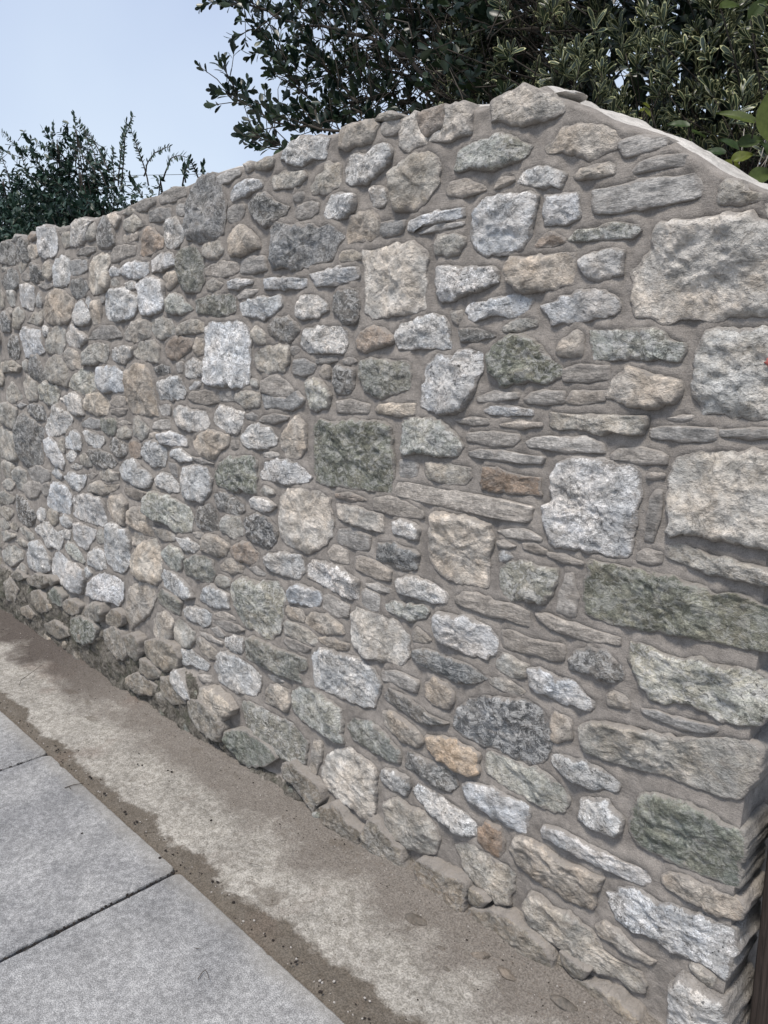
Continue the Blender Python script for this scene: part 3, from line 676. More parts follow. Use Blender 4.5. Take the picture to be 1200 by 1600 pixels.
g -4307 1064 -4189 1039 -4087 1024 -4100 941 -4116 907 -4256 900 -4352 903
s -887 1320 -873 1342 -838 1339 -800 1344 -799 1323 -822 1320 -856 1313 -884 1315
g -2776 1435 -2709 1470 -2612 1474 -2579 1451 -2586 1397 -2644 1400 -2705 1406 -2772 1418
t -890 1760 -877 1770 -839 1770 -817 1772 -805 1764 -804 1749 -829 1748 -857 1751 -876 1750 -889 1754
k -3159 232 -3080 272 -2999 274 -2965 235 -2950 202 -2986 158 -3047 150 -3136 179
w -3454 1791 -3435 1825 -3344 1836 -3293 1816 -3289 1769 -3299 1732 -3379 1716 -3456 1725 -3467 1757
w -3934 578 -3828 621 -3747 628 -3698 609 -3603 583 -3624 537 -3667 511 -3717 521 -3800 501 -3859 540 -3938 560
r -2664 1826 -2625 1854 -2578 1856 -2547 1834 -2505 1814 -2519 1789 -2587 1780 -2647 1770 -2675 1783
g -2579 417 -2535 441 -2489 427 -2427 417 -2437 377 -2474 342 -2545 335 -2586 350
D -3008 1909 -2965 1935 -2919 1933 -2881 1894 -2871 1840 -2900 1828 -2981 1832 -3008 1838 -3019 1871
T -1456 1277 -1440 1292 -1386 1294 -1319 1299 -1318 1270 -1370 1266 -1424 1267 -1452 1269
s -1680 721 -1646 732 -1572 717 -1577 681 -1628 672 -1686 681
w -3257 1942 -3204 1954 -3114 1952 -3044 1935 -3091 1919 -3117 1882 -3159 1866 -3221 1864 -3270 1873
r -2169 779 -2106 810 -2059 815 -2007 792 -2017 769 -2054 748 -2119 747 -2166 761
b -1102 1293 -1075 1303 -1022 1303 -971 1298 -970 1285 -1021 1283 -1080 1282 -1099 1286
b -3468 655 -3440 677 -3349 678 -3228 678 -3232 653 -3307 597 -3345 571 -3435 580 -3477 603
s -2254 1694 -2210 1705 -2119 1704 -2067 1697 -2060 1673 -2095 1664 -2167 1665 -2251 1674
b -2088 1903 -2052 1923 -1978 1921 -1931 1913 -1928 1893 -1980 1887 -2029 1883 -2077 1874 -2097 1886
w -1400 988 -1361 997 -1316 995 -1300 978 -1304 952 -1345 954 -1392 958
b -2850 1742 -2797 1755 -2709 1753 -2626 1746 -2619 1713 -2668 1697 -2741 1700 -2803 1710 -2840 1724
s -1612 1294 -1555 1300 -1482 1290 -1484 1266 -1547 1265 -1613 1262
g -3606 1466 -3545 1521 -3456 1557 -3392 1535 -3401 1486 -3446 1432 -3527 1437 -3599 1438
g -2221 871 -2176 892 -2110 893 -2079 871 -2095 836 -2143 822 -2214 833
w -2574 288 -2547 319 -2464 332 -2396 326 -2342 317 -2356 285 -2400 278 -2457 280 -2517 262 -2564 265
k -2952 87 -2860 129 -2764 131 -2699 124 -2744 75 -2857 45 -2943 46
g -2624 1547 -2545 1552 -2490 1545 -2460 1519 -2468 1493 -2530 1486 -2599 1487 -2625 1513
d -4179 660 -4133 722 -4044 722 -4007 694 -3917 651 -3954 613 -4005 578 -4094 575 -4179 597
m -2644 683 -2577 720 -2496 716 -2487 687 -2516 633 -2587 631 -2639 653
w -2495 488 -2458 512 -2358 520 -2305 515 -2319 470 -2374 456 -2452 455 -2492 464
n -2707 497 -2659 534 -2586 524 -2510 516 -2533 457 -2605 456 -2691 468
m -2511 1608 -2470 1630 -2417 1624 -2368 1590 -2339 1573 -2381 1564 -2445 1562 -2512 1570
s -2045 1696 -2007 1708 -1926 1703 -1920 1662 -1968 1664 -2018 1663 -2052 1666
d -3257 1017 -3222 1031 -3129 1032 -3021 1027 -2977 996 -3010 971 -3109 966 -3200 976
b -2603 1749 -2544 1765 -2456 1762 -2428 1724 -2472 1717 -2538 1712 -2596 1708
d -1182 1475 -1135 1474 -1104 1466 -1071 1455 -1116 1449 -1172 1445
m -3737 1273 -3653 1304 -3520 1297 -3496 1269 -3537 1216 -3647 1214 -3734 1228
s -1056 1017 -1011 1029 -965 1031 -930 1020 -933 1012 -975 1010 -1028 1006
b -3731 1033 -3645 1049 -3575 1030 -3524 980 -3507 947 -3537 915 -3608 928 -3639 955 -3721 988
g -2106 1302 -2039 1307 -1975 1304 -1982 1262 -2060 1259 -2112 1279
t -1065 650 -1034 665 -990 660 -957 652 -980 637 -1020 634 -1062 638
s -1124 1321 -1076 1333 -1009 1334 -1008 1320 -1057 1315 -1093 1310 -1122 1310
s -2398 1275 -2374 1298 -2282 1300 -2202 1305 -2206 1268 -2285 1262 -2357 1263
s -3164 1490 -3108 1523 -3028 1537 -2925 1536 -2875 1512 -2869 1492 -2988 1491 -3134 1488
s -1443 1737 -1402 1735 -1358 1733 -1358 1715 -1373 1704 -1424 1703 -1445 1715
g -4274 1188 -4165 1187 -4050 1170 -4060 1132 -4107 1063 -4208 1081 -4269 1089 -4292 1121
w -3497 1236 -3424 1253 -3310 1263 -3270 1244 -3261 1176 -3348 1174 -3414 1183 -3431 1215
g -1057 1473 -1034 1484 -996 1491 -968 1486 -970 1473 -1011 1465 -1054 1463
b -3873 1710 -3849 1752 -3770 1749 -3709 1733 -3697 1676 -3733 1631 -3794 1648 -3859 1656
g -4484 358 -4389 399 -4269 426 -4161 421 -4157 376 -4261 333 -4331 307 -4430 307 -4476 323
w -2659 967 -2608 991 -2548 994 -2488 962 -2497 935 -2555 930 -2656 940
w -3373 1517 -3322 1553 -3260 1536 -3183 1504 -3176 1482 -3252 1464 -3349 1467 -3378 1490
w -2408 1395 -2354 1411 -2289 1397 -2298 1353 -2359 1348 -2412 1351
g -2445 1508 -2405 1531 -2322 1536 -2273 1526 -2276 1496 -2346 1495 -2430 1489
s -709 1026 -692 1035 -659 1037 -658 1016 -677 1009 -708 1010
t -1740 240 -1702 247 -1703 204 -1736 126 -1771 122 -1752 185
s -1513 768 -1500 783 -1449 776 -1445 731 -1475 724 -1514 737
d -4065 1949 -3976 1959 -3886 1931 -3889 1893 -3906 1852 -3961 1857 -4086 1872
k -823 60 -797 54 -748 60 -763 31 -790 19 -813 32
s -1780 1797 -1773 1819 -1721 1825 -1678 1817 -1686 1796 -1713 1786 -1760 1786
t -754 710 -737 725 -718 722 -705 712 -704 696 -730 689 -751 690
s -1803 1403 -1753 1406 -1701 1391 -1716 1368 -1765 1362 -1804 1367
w -3345 506 -3291 561 -3220 598 -3167 597 -3145 539 -3159 518 -3248 496
d -3872 1944 -3812 1956 -3725 1938 -3720 1878 -3740 1847 -3877 1859 -3879 1892
w -3273 1610 -3242 1634 -3189 1644 -3144 1608 -3125 1574 -3153 1554 -3227 1548 -3276 1567
k -2972 252 -2909 290 -2825 292 -2826 230 -2866 190 -2922 195
g -2257 1768 -2205 1772 -2159 1768 -2143 1738 -2172 1721 -2218 1723 -2256 1734
s -1370 1151 -1332 1155 -1306 1146 -1309 1119 -1339 1111 -1369 1110
s -2908 1799 -2865 1821 -2788 1819 -2714 1812 -2724 1782 -2793 1780 -2873 1770 -2907 1767
s -2523 1946 -2489 1962 -2404 1964 -2348 1956 -2346 1931 -2407 1930 -2481 1927 -2514 1927
d -3838 1380 -3788 1420 -3715 1424 -3656 1347 -3664 1313 -3729 1307 -3814 1336
g -536 189 -529 201 -507 203 -485 195 -489 172 -513 172
b -2603 1140 -2521 1148 -2427 1140 -2424 1107 -2514 1105 -2595 1102
w -2948 1446 -2851 1457 -2778 1450 -2791 1418 -2873 1397 -2927 1400 -2966 1419
g -3927 1293 -3883 1332 -3818 1321 -3751 1297 -3768 1222 -3882 1221 -3930 1252
r -980 1637 -965 1651 -940 1658 -909 1644 -908 1636 -938 1633 -975 1633
d -3313 1711 -3278 1730 -3204 1731 -3145 1721 -3135 1691 -3165 1664 -3238 1660 -3287 1679
w -1477 1819 -1462 1827 -1424 1814 -1420 1786 -1432 1776 -1466 1780
w -2575 216 -2555 241 -2507 236 -2464 197 -2434 155 -2480 150 -2550 164
s -3979 871 -3834 896 -3690 894 -3699 853 -3783 828 -3892 821 -3958 841
w -2046 960 -2014 976 -1946 978 -1905 963 -1939 942 -2008 936 -2043 940
t -3278 860 -3237 884 -3161 897 -3091 891 -2971 909 -2993 889 -3075 861 -3128 848 -3211 845 -3276 842
k -3374 268 -3284 330 -3171 356 -3155 321 -3205 274 -3321 245
w -3532 881 -3443 909 -3376 902 -3285 916 -3303 877 -3378 830 -3456 845 -3510 868
g -2817 1181 -2770 1190 -2686 1152 -2702 1127 -2755 1108 -2818 1119
w -2219 448 -2176 468 -2112 479 -2112 442 -2131 413 -2180 411 -2224 420
d -4103 1784 -4029 1813 -3939 1833 -3887 1817 -3876 1753 -3934 1743 -4034 1739
s -1658 858 -1629 882 -1579 878 -1572 839 -1616 837 -1653 840
t -2239 705 -2187 740 -2119 744 -2092 733 -2103 709 -2170 694 -2230 692
t -3424 1427 -3363 1454 -3278 1440 -3257 1409 -3264 1369 -3357 1368 -3396 1395
s -2600 1915 -2538 1914 -2452 1906 -2455 1870 -2531 1877 -2601 1880
w -3478 1061 -3421 1089 -3362 1102 -3309 1087 -3321 1021 -3388 1020 -3481 1020
d -3039 1065 -3002 1090 -2934 1099 -2882 1077 -2886 1047 -2935 1026 -2991 1030 -3037 1048
k -3869 87 -3735 137 -3604 143 -3560 111 -3697 64 -3832 62
t -2426 374 -2400 406 -2336 392 -2278 384 -2297 348 -2340 339 -2383 348
s -2108 1856 -2073 1865 -2023 1858 -2024 1835 -2042 1820 -2094 1817 -2114 1833
t -1713 584 -1668 596 -1573 601 -1575 581 -1630 569 -1699 571
n -3104 1153 -3086 1172 -3028 1168 -2979 1177 -2953 1162 -2980 1109 -3047 1108 -3103 1127
t -1858 649 -1788 653 -1773 636 -1779 614 -1854 610 -1875 626
k -2823 203 -2729 203 -2679 184 -2680 170 -2763 138 -2844 148
s -1312 1699 -1255 1710 -1197 1709 -1172 1709 -1173 1700 -1209 1698 -1261 1696 -1309 1695
w -3274 1103 -3229 1112 -3149 1097 -3088 1097 -3077 1076 -3126 1048 -3178 1046 -3239 1059
k -3992 234 -3886 257 -3795 233 -3762 196 -3881 157 -3975 180
s -918 991 -880 993 -833 987 -830 979 -858 976 -896 978 -917 982
s -1435 1944 -1432 1965 -1381 1961 -1370 1941 -1395 1934 -1424 1937
s -1058 1262 -1015 1269 -948 1272 -945 1263 -1003 1256 -1055 1257
g -4180 1245 -4077 1296 -4010 1271 -3957 1226 -4041 1207 -4133 1196 -4181 1213
k -1096 76 -1058 84 -1031 76 -1064 45 -1092 42
s -4029 784 -3966 808 -3811 822 -3818 787 -3880 753 -3985 724 -4037 750
g -1597 1670 -1580 1682 -1526 1679 -1510 1667 -1514 1657 -1559 1655 -1593 1659
d -4083 1473 -4019 1523 -3949 1516 -3947 1466 -3966 1420 -4019 1408 -4087 1426
d -3718 1803 -3698 1834 -3627 1819 -3573 1787 -3543 1758 -3592 1753 -3722 1762
g -2776 1904 -2712 1916 -2660 1898 -2657 1879 -2611 1871 -2694 1873 -2720 1862 -2774 1871
s -3279 1807 -3131 1800 -3132 1765 -3179 1756 -3263 1752 -3286 1769
s -1867 543 -1802 543 -1745 541 -1782 518 -1858 510 -1885 524
s -1980 1220 -1958 1236 -1892 1244 -1829 1242 -1837 1230 -1909 1217 -1976 1216
s -2307 491 -2223 508 -2134 516 -2106 506 -2145 487 -2215 481 -2287 481
w -2538 758 -2468 763 -2391 764 -2362 752 -2405 726 -2472 726 -2522 742
s -2930 899 -2793 908 -2723 904 -2745 879 -2852 866 -2920 874
s -2163 1960 -2101 1964 -2037 1961 -2042 1944 -2102 1940 -2147 1935 -2164 1947
k -4411 191 -4299 238 -4213 197 -4281 122 -4400 107
b -2123 1645 -2079 1649 -1986 1642 -1991 1629 -2054 1626 -2089 1621 -2125 1623
k -4068 286 -3939 335 -3794 359 -3774 331 -3880 286 -4044 262
g -4140 844 -4082 866 -3996 858 -4006 820 -4058 753 -4138 761 -4158 803
g -4217 1395 -4123 1403 -4021 1400 -3942 1375 -3991 1349 -4075 1358 -4137 1353 -4232 1341
d -3889 1192 -3806 1201 -3703 1190 -3671 1161 -3691 1131 -3780 1136 -3868 1162
t -2694 776 -2620 775 -2543 769 -2545 744 -2612 733 -2685 740
s -1190 1264 -1142 1272 -1092 1272 -1085 1260 -1122 1257 -1173 1259
w -2541 1062 -2527 1087 -2470 1091 -2385 1070 -2397 1055 -2474 1051
t -1322 699 -1305 721 -1275 711 -1254 697 -1289 683 -1320 682
k -3124 319 -3046 356 -2987 352 -2994 308 -3058 282 -3130 283
m -3570 547 -3531 574 -3461 566 -3395 542 -3366 512 -3392 495 -3460 505 -3528 523
t -3095 1635 -3027 1631 -3040 1554 -3084 1551 -3108 1556 -3111 1598
r -1626 1034 -1567 1043 -1515 1039 -1492 1031 -1550 1023 -1622 1022
g -2005 1486 -1977 1504 -1933 1480 -1938 1454 -1979 1455 -2002 1472
g -3993 1622 -3929 1652 -3852 1631 -3839 1601 -3923 1565 -3993 1567
g -3144 940 -3100 958 -3031 956 -2973 957 -2978 926 -3077 913 -3143 915
k -3604 266 -3498 301 -3416 294 -3435 253 -3537 229 -3611 232
s -2699 1927 -2671 1956 -2601 1952 -2550 1955 -2546 1936 -2604 1926 -2663 1923
g -1961 1965 -1897 1967 -1871 1961 -1879 1941 -1937 1942 -1960 1950
g -4345 869 -4276 887 -4155 876 -4166 830 -4220 802 -4314 803
r -2871 1078 -2822 1094 -2770 1089 -2776 1042 -2844 1028 -2867 1053
t -2513 1688 -2474 1699 -2431 1698 -2429 1666 -2479 1649 -2506 1650
K -3787 268 -3684 317 -3598 299 -3635 243 -3740 240
s -982 999 -952 1002 -919 995 -923 985 -951 985 -979 986
d -4152 1634 -4076 1636 -4026 1604 -4041 1548 -4144 1551
g -1461 1979 -1439 1986 -1402 1984 -1374 1970 -1388 1964 -1424 1971 -1454 1974
s -3288 1143 -3211 1161 -3108 1164 -3113 1128 -3196 1126 -3281 1125
s -1090 1764 -1074 1785 -1040 1780 -1037 1773 -1062 1767 -1087 1763
t -2888 700 -2842 734 -2776 731 -2779 705 -2850 673 -2884 674
s -2653 1178 -2538 1195 -2531 1162 -2662 1154
s -2194 1302 -2115 1307 -2117 1277 -2196 1274
s -1498 799 -1449 806 -1404 804 -1408 790 -1457 787 -1496 790
t -2346 1437 -2328 1474 -2282 1475 -2286 1431 -2322 1422
g -4407 700 -4306 712 -4199 703 -4238 669 -4339 650 -4424 639
g -2953 1130 -2895 1146 -2836 1137 -2840 1109 -2944 1098
t -2248 1649 -2214 1656 -2150 1642 -2170 1629 -2217 1624 -2245 1629
t -1207 1514 -1170 1515 -1172 1498 -1185 1484 -1202 1495
g -2263 654 -2241 673 -2182 670 -2183 647 -2214 632 -2264 636
g -3817 1581 -3738 1607 -3620 1626 -3628 1589 -3671 1567 -3758 1577
s -667 1296 -647 1299 -617 1305 -615 1296 -634 1293 -661 1290
g -3775 682 -3718 700 -3643 695 -3651 653 -3694 631 -3768 651
s -2998 1240 -2947 1263 -2869 1265 -2879 1232 -2944 1225 -2990 1232
g -4429 620 -4264 631 -4239 606 -4329 563 -4441 577
w -3616 673 -3555 697 -3484 693 -3472 664 -3518 642 -3603 644
g -4468 477 -4367 484 -4235 499 -4222 486 -4377 443 -4488 406
s -2078 1599 -2038 1611 -1967 1613 -1971 1602 -2022 1593 -2065 1589
d -2623 1377 -2575 1386 -2507 1383 -2509 1361 -2578 1358 -2613 1363
s -3217 1830 -3163 1846 -3036 1843 -3039 1824 -3127 1822 -3208 1823
w -1048 967 -1033 975 -1005 964 -1020 955 -1044 947
g -4051 1730 -4007 1735 -3937 1728 -3953 1665 -3997 1663 -4033 1689
s -2795 1856 -2696 1856 -2699 1835 -2749 1829 -2799 1830
s -1700 1406 -1614 1413 -1608 1402 -1660 1396 -1697 1394
s -2300 516 -2241 539 -2161 541 -2152 529 -2222 517
g -3112 1881 -3072 1913 -3031 1928 -3016 1906 -3040 1873 -3089 1871
t -1693 1368 -1669 1388 -1646 1386 -1644 1357 -1670 1356
t -3709 1909 -3625 1909 -3618 1868 -3668 1854 -3717 1863
g -3337 991 -3280 1005 -3218 992 -3224 960 -3299 957
g -3351 1911 -3315 1926 -3274 1919 -3277 1874 -3326 1870 -3350 1890
g -4162 542 -4084 554 -3971 539 -3994 501 -4066 506 -4138 517
k -4174 105 -4059 138 -3976 117 -4042 84 -4151 75
g -1991 998 -1960 1019 -1919 1012 -1911 998 -1970 990
g -3542 1816 -3505 1824 -3475 1802 -3482 1767 -3520 1754 -3552 1772
s -2399 425 -2355 430 -2291 426 -2239 428 -2245 416 -2324 411 -2383 413
s -2604 1239 -2527 1248 -2531 1214 -2583 1208
p -2923 1941 -2865 1942 -2824 1921 -2863 1894 -2895 1919
s -3002 1210 -2862 1220 -2884 1197 -2958 1191 -3000 1193
g -3209 666 -3173 693 -3139 682 -3144 649 -3195 623 -3220 631
s -2410 1905 -2358 1908 -2359 1878 -2392 1878 -2417 1881
s -1055 992 -1034 996 -1003 990 -1021 981 -1051 983
s -1786 1848 -1767 1855 -1739 1852 -1738 1838 -1758 1832 -1782 1836
w -3902 659 -3839 692 -3793 690 -3802 646 -3854 628 -3901 632
s -699 1183 -690 1189 -668 1190 -666 1182 -685 1178 -698 1178
g -4367 757 -4238 792 -4181 773 -4236 738 -4316 734
s -2561 1037 -2499 1031 -2497 990 -2536 998
g -4449 546 -4333 551 -4307 526 -4397 494 -4461 502
w -3649 604 -3495 638 -3516 589 -3589 590
s -1964 1122 -1881 1129 -1880 1117 -1960 1108
s -2069 732 -2019 742 -1966 731 -1984 722 -2029 721
s -2420 250 -2335 272 -2332 248 -2393 232
b -2940 1742 -2902 1754 -2855 1739 -2862 1720 -2916 1722
s -3786 812 -3717 830 -3720 783 -3783 765 -3813 783
s -2315 459 -2267 471 -2227 457 -2238 446 -2290 444
s -2052 1236 -2017 1241 -1983 1235 -2001 1219 -2048 1224
b -2389 1313 -2340 1333 -2309 1334 -2321 1315 -2385 1303
w -3669 886 -3611 912 -3537 885 -3558 868 -3619 871
w -3469 989 -3402 1009 -3370 998 -3411 961 -3467 970
s -1975 385 -1930 393 -1888 389 -1914 373 -1966 376
g -4254 298 -4165 345 -4123 330 -4131 296 -4212 280
g -4261 457 -4161 485 -4065 478 -4079 453 -4185 449
s -1810 1441 -1776 1445 -1766 1434 -1800 1420 -1813 1427
k -4292 264 -4186 303 -4126 297 -4098 286 -4231 252
g -3869 1834 -3812 1849 -3761 1840 -3781 1813 -3836 1806
w -2806 1687 -2721 1687 -2723 1664 -2771 1665
s -2385 1073 -2301 1069 -2257 1060 -2323 1056 -2375 1063
s -2462 1392 -2423 1397 -2427 1365 -2465 1364
g -2791 1928 -2758 1943 -2706 1945 -2701 1930 -2736 1924
s -1584 1406 -1545 1408 -1535 1400 -1563 1393 -1582 1396
w -3672 1675 -3627 1705 -3612 1662 -3635 1645 -3678 1647
r -3722 1951 -3681 1960 -3609 1950 -3620 1931 -3675 1935 -3719 1935
s -3640 1733 -3582 1743 -3489 1732 -3492 1719 -3587 1721
p -2016 1970 -1975 1968 -1967 1953 -2001 1950
w -3376 470 -3349 483 -3290 470 -3321 451 -3375 433
g -4121 1745 -4085 1712 -4096 1672 -4146 1654
s -2140 1144 -2102 1149 -2104 1126 -2141 1123
g -3560 1011 -3535 1047 -3498 1050 -3508 1001 -3544 1000
s -2689 1134 -2617 1139 -2619 1121 -2690 1119
s -2410 796 -2344 807 -2335 791 -2389 783
g -3923 1395 -3852 1405 -3853 1355 -3903 1365
s -3826 1793 -3769 1807 -3739 1768 -3753 1764 -3828 1781
w -3444 938 -3389 953 -3311 954 -3336 939 -3428 930
w -3623 1556 -3564 1549 -3568 1526 -3620 1513
g -2015 1347 -1986 1342 -1982 1323 -2012 1326
g -4294 545 -4219 562 -4193 543 -4229 520 -4292 522
w -3164 1639 -3135 1658 -3109 1636 -3123 1611
g -2923 1705 -2882 1706 -2853 1692 -2894 1685 -2921 1689
s -3466 1095 -3416 1115 -3371 1113 -3397 1095 -3456 1084
s -2948 1162 -2878 1172 -2839 1162 -2936 1153
s -3378 1939 -3301 1943 -3293 1928 -3359 1925
k -3770 348 -3712 370 -3682 355 -3734 328
s -4065 1651 -4000 1650 -3990 1632 -4051 1620
g -3928 1957 -3849 1970 -3785 1960 -3839 1957 -3881 1950
s -3263 918 -3166 931 -3233 905
s -4046 1186 -3972 1197 -3909 1194 -4005 1178
s -3031 1640 -3001 1650 -2993 1638 -3018 1631
g -4080 1842 -4019 1852 -4010 1831"""
stones = []
for ln in RAW.strip().split('\n'):
    a = ln.split()
    v = np.array(list(map(float, a[1:]))).reshape(-1, 2) / 1000.0
    stones.append((a[0], v))

# courses further along, beyond the left edge of the photograph
def poly_blob(cx, cz, w, h):
    P = []
    for q in range(8):
        th = 2 * math.pi * q / 8 + 0.3
        c, s = math.cos(th), math.sin(th)
        c = math.copysign(abs(c) ** 0.6, c); s = math.copysign(abs(s) ** 0.6, s)
        P.append((cx + w / 2 * c * random.uniform(0.86, 1.0), cz + h / 2 * s * random.uniform(0.82, 1.0)))
    return np.array(P)
extra = []
z = 0.05
while z < 1.9:
    h = random.uniform(0.07, 0.15); u = -9.3
    while u < -4.20 - 0.25 * (2 - z):
        w = random.uniform(0.08, 0.24)
        extra.append((random.choice('gggwwtdsbm'), poly_blob(u + w / 2, z + h / 2, w * 0.9, min(h, 1.93 - z) * 0.86)))
        u += w + 0.012
    z += h + 0.006

# raster of the stones over the face, for the pointing between them
RES = 0.005
U0, Z0 = -5.4, -0.15
NU, NZ = int((-0.44 - U0) / RES) + 1, int((2.06 - Z0) / RES) + 1
mask = np.zeros((NZ, NU), bool)
for code, P in stones:
    if code in 'kK': continue
    a0, a1 = P.min(0), P.max(0)
    i0, i1 = max(0, int((a0[0] - U0) / RES)), min(NU - 1, int((a1[0] - U0) / RES) + 1)
    j0, j1 = max(0, int((a0[1] - Z0) / RES)), min(NZ - 1, int((a1[1] - Z0) / RES) + 1)
    if i1 <= i0 or j1 <= j0: continue
    uu, zz = np.meshgrid(U0 + np.arange(i0, i1 + 1) * RES, Z0 + np.arange(j0, j1 + 1) * RES)
    ins = np.zeros(uu.shape, bool)
    for k in range(len(P)):
        (x1, z1), (x2, z2) = P[k], P[k - 1]
        if z1 == z2: continue
        ins ^= ((z1 > zz) != (z2 > zz)) & (uu < (x2 - x1) * (zz - z1) / (z2 - z1) + x1)
    mask[j0:j1 + 1, i0:i1 + 1] |= ins
def sweep(m):                      # distance upward from the last stone below
    d = np.full(NU, 1.0); out = np.zeros(m.shape)
    for j in range(m.shape[0]):
        d = np.where(m[j], 0.0, d + RES); out[j] = d
    return out
d_up = sweep(mask)                  # mortar standing on a stone's top edge
d_dn = sweep(mask[::-1])[::-1]      # mortar tucked below a stone
side = np.zeros(mask.shape)
for ax_m, back in ((mask.T, False), (mask.T[::-1], True)):
    d = np.full(NZ, 1.0); o = np.zeros(ax_m.shape)
    for j in range(ax_m.shape[0]):
        d = np.where(ax_m[j], 0.0, d + RES); o[j] = d
    if back: o = o[::-1]
    side = np.maximum(side, np.exp(-(o.T / 0.014)))
hm = 0.015 * np.exp(-d_up / 0.022) + 0.006 * side - 0.004 * np.exp(-d_dn / 0.008) + 0.0045
hm = np.minimum(hm, 0.0128)
hm[mask] = 0.0065
for _ in range(1):
    hm = (hm + np.roll(hm, 1, 0) + np.roll(hm, -1, 0) + np.roll(hm, 1, 1) + np.roll(hm, -1, 1)) / 5
def hm_at(u, z):
    fi = np.clip((u - U0) / RES, 0, NU - 1.001); fj = np.clip((z - Z0) / RES, 0, NZ - 1.001)
    i, j = fi.astype(int), fj.astype(int); a, b = fi - i, fj - j
    return hm[j, i] * (1 - a) * (1 - b) + hm[j, i + 1] * a * (1 - b) + hm[j + 1, i] * (1 - a) * b + hm[j + 1, i + 1] * a * b
def plinth(u, z):
    # the old footing swells out, more and higher towards the left
    lvl = np.interp(u, [-5.2, -3.6, -2.45, -2.2, -1.9, -0.46], [0.30, 0.30, 0.25, 0.10, 0.055, 0.04])
    n = fbm(xyz(u * 6, z * 6), 40)
    t = np.clip((lvl + 0.05 * n - z) / 0.07, 0, 1)
    return t * t * (3 - 2 * t) * (0.027 + 0.026 * fbm(xyz(u * 10, z * 10), 41, 5, 0.65) + 0.009 * fbm(xyz(u * 40, z * 40), 44, 3))
def face(u, z):
    return (hm_at(u, z) + 0.003 * fbm(xyz(u * 14, z * 20), 51)
            + plinth(u, z) + 0.0012 * fbm(xyz(u * 60, z * 60), 52, 2))

wall = tag(empty('stone_wall', (-2.7, 0, 0)), 'long rubble stone wall with taupe mortar, its top sloping down at the right end', 'wall')
WO = np.array([-2.7, 0, 0])

# mortar body: face, rounded top, back, end
nu, nz, nt = 900, 300, 16
su = np.linspace(0, 1, nu) ** 1.25
ug = U_END + (-9.4 - U_END) * su
V = []
for k in range(nz):
    s = k / (nz - 1)
    z = -0.10 + s * (top_at(ug) + 0.10 - 0.006)
    V.append(np.stack([ug, -face(ug, z), z], -1))
for k in range(1, nt):
    s = k / nt
    y = THICK * s
    lump = 0.010 * fbm(xyz(ug * 18, y * 18, 3.0), 60) + 0.012 * fbm(xyz(ug * 6, y * 6, 1.0), 61)
    z = top_at(ug) + np.interp(ug, [-1.1, -0.95], [0.030, 0.008]) * math.sin(math.pi * min(1, s * 1.1)) ** 0.7 + lump * min(1, s * 6)
    V.append(np.stack([ug, np.full(nu, y) - 0.004, z], -1))
for k in range(3):
    z = top_at(ug) * (1 - k / 2) - 0.1 * (k / 2) - 0.01 * (k == 0)
    V.append(np.stack([ug, np.full(nu, THICK) + 0.01 * fbm(xyz(ug * 8, z), 62), z], -1))
rows = len(V)
A = np.array(V)
V = A.reshape(-1, 3)
i = np.arange(rows * nu).reshape(rows, nu)
Fq = np.stack([i[:-1, :-1], i[1:, :-1], i[1:, 1:], i[:-1, 1:]], -1).reshape(-1, 4)
mi = np.zeros((rows - 1, nu - 1), int)
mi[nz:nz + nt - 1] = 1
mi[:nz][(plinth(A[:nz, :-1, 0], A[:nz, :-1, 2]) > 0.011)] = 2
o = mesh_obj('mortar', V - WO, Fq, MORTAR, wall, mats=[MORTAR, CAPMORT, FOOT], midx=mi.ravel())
# end faces: grid between front and back profile
def end_face(idx, u, flip):
    fr = A[:nz, idx]
    n = 16; R = []
    tops = A[nz - 1:nz + nt - 1, idx]
    for k in range(n):
        s = k / (n - 1)
        y = fr[:, 1] * (1 - s) + THICK * s
        ztop = float(np.interp(s * THICK, tops[:, 1], tops[:, 2]))
        zt = -0.10 + (fr[:, 2] + 0.10) / (fr[-1, 2] + 0.10) * (ztop + 0.10)
        du = 0.016 * fbm(xyz(y * 14, zt * 14), 70, 5) * math.sin(math.pi * s)
        R.append(np.stack([np.full(nz, u) + du, y, zt], -1))
    R = np.array(R); q = np.arange(n * nz).reshape(n, nz)
    Fe = np.stack([q[:-1, :-1], q[1:, :-1], q[1:, 1:], q[:-1, 1:]], -1).reshape(-1, 4)
    return mesh_obj('end_mortar', R.reshape(-1, 3) - WO, Fe, MORTAR, wall)
end_face(0, U_END, False); end_face(nu - 1, -9.4, True)

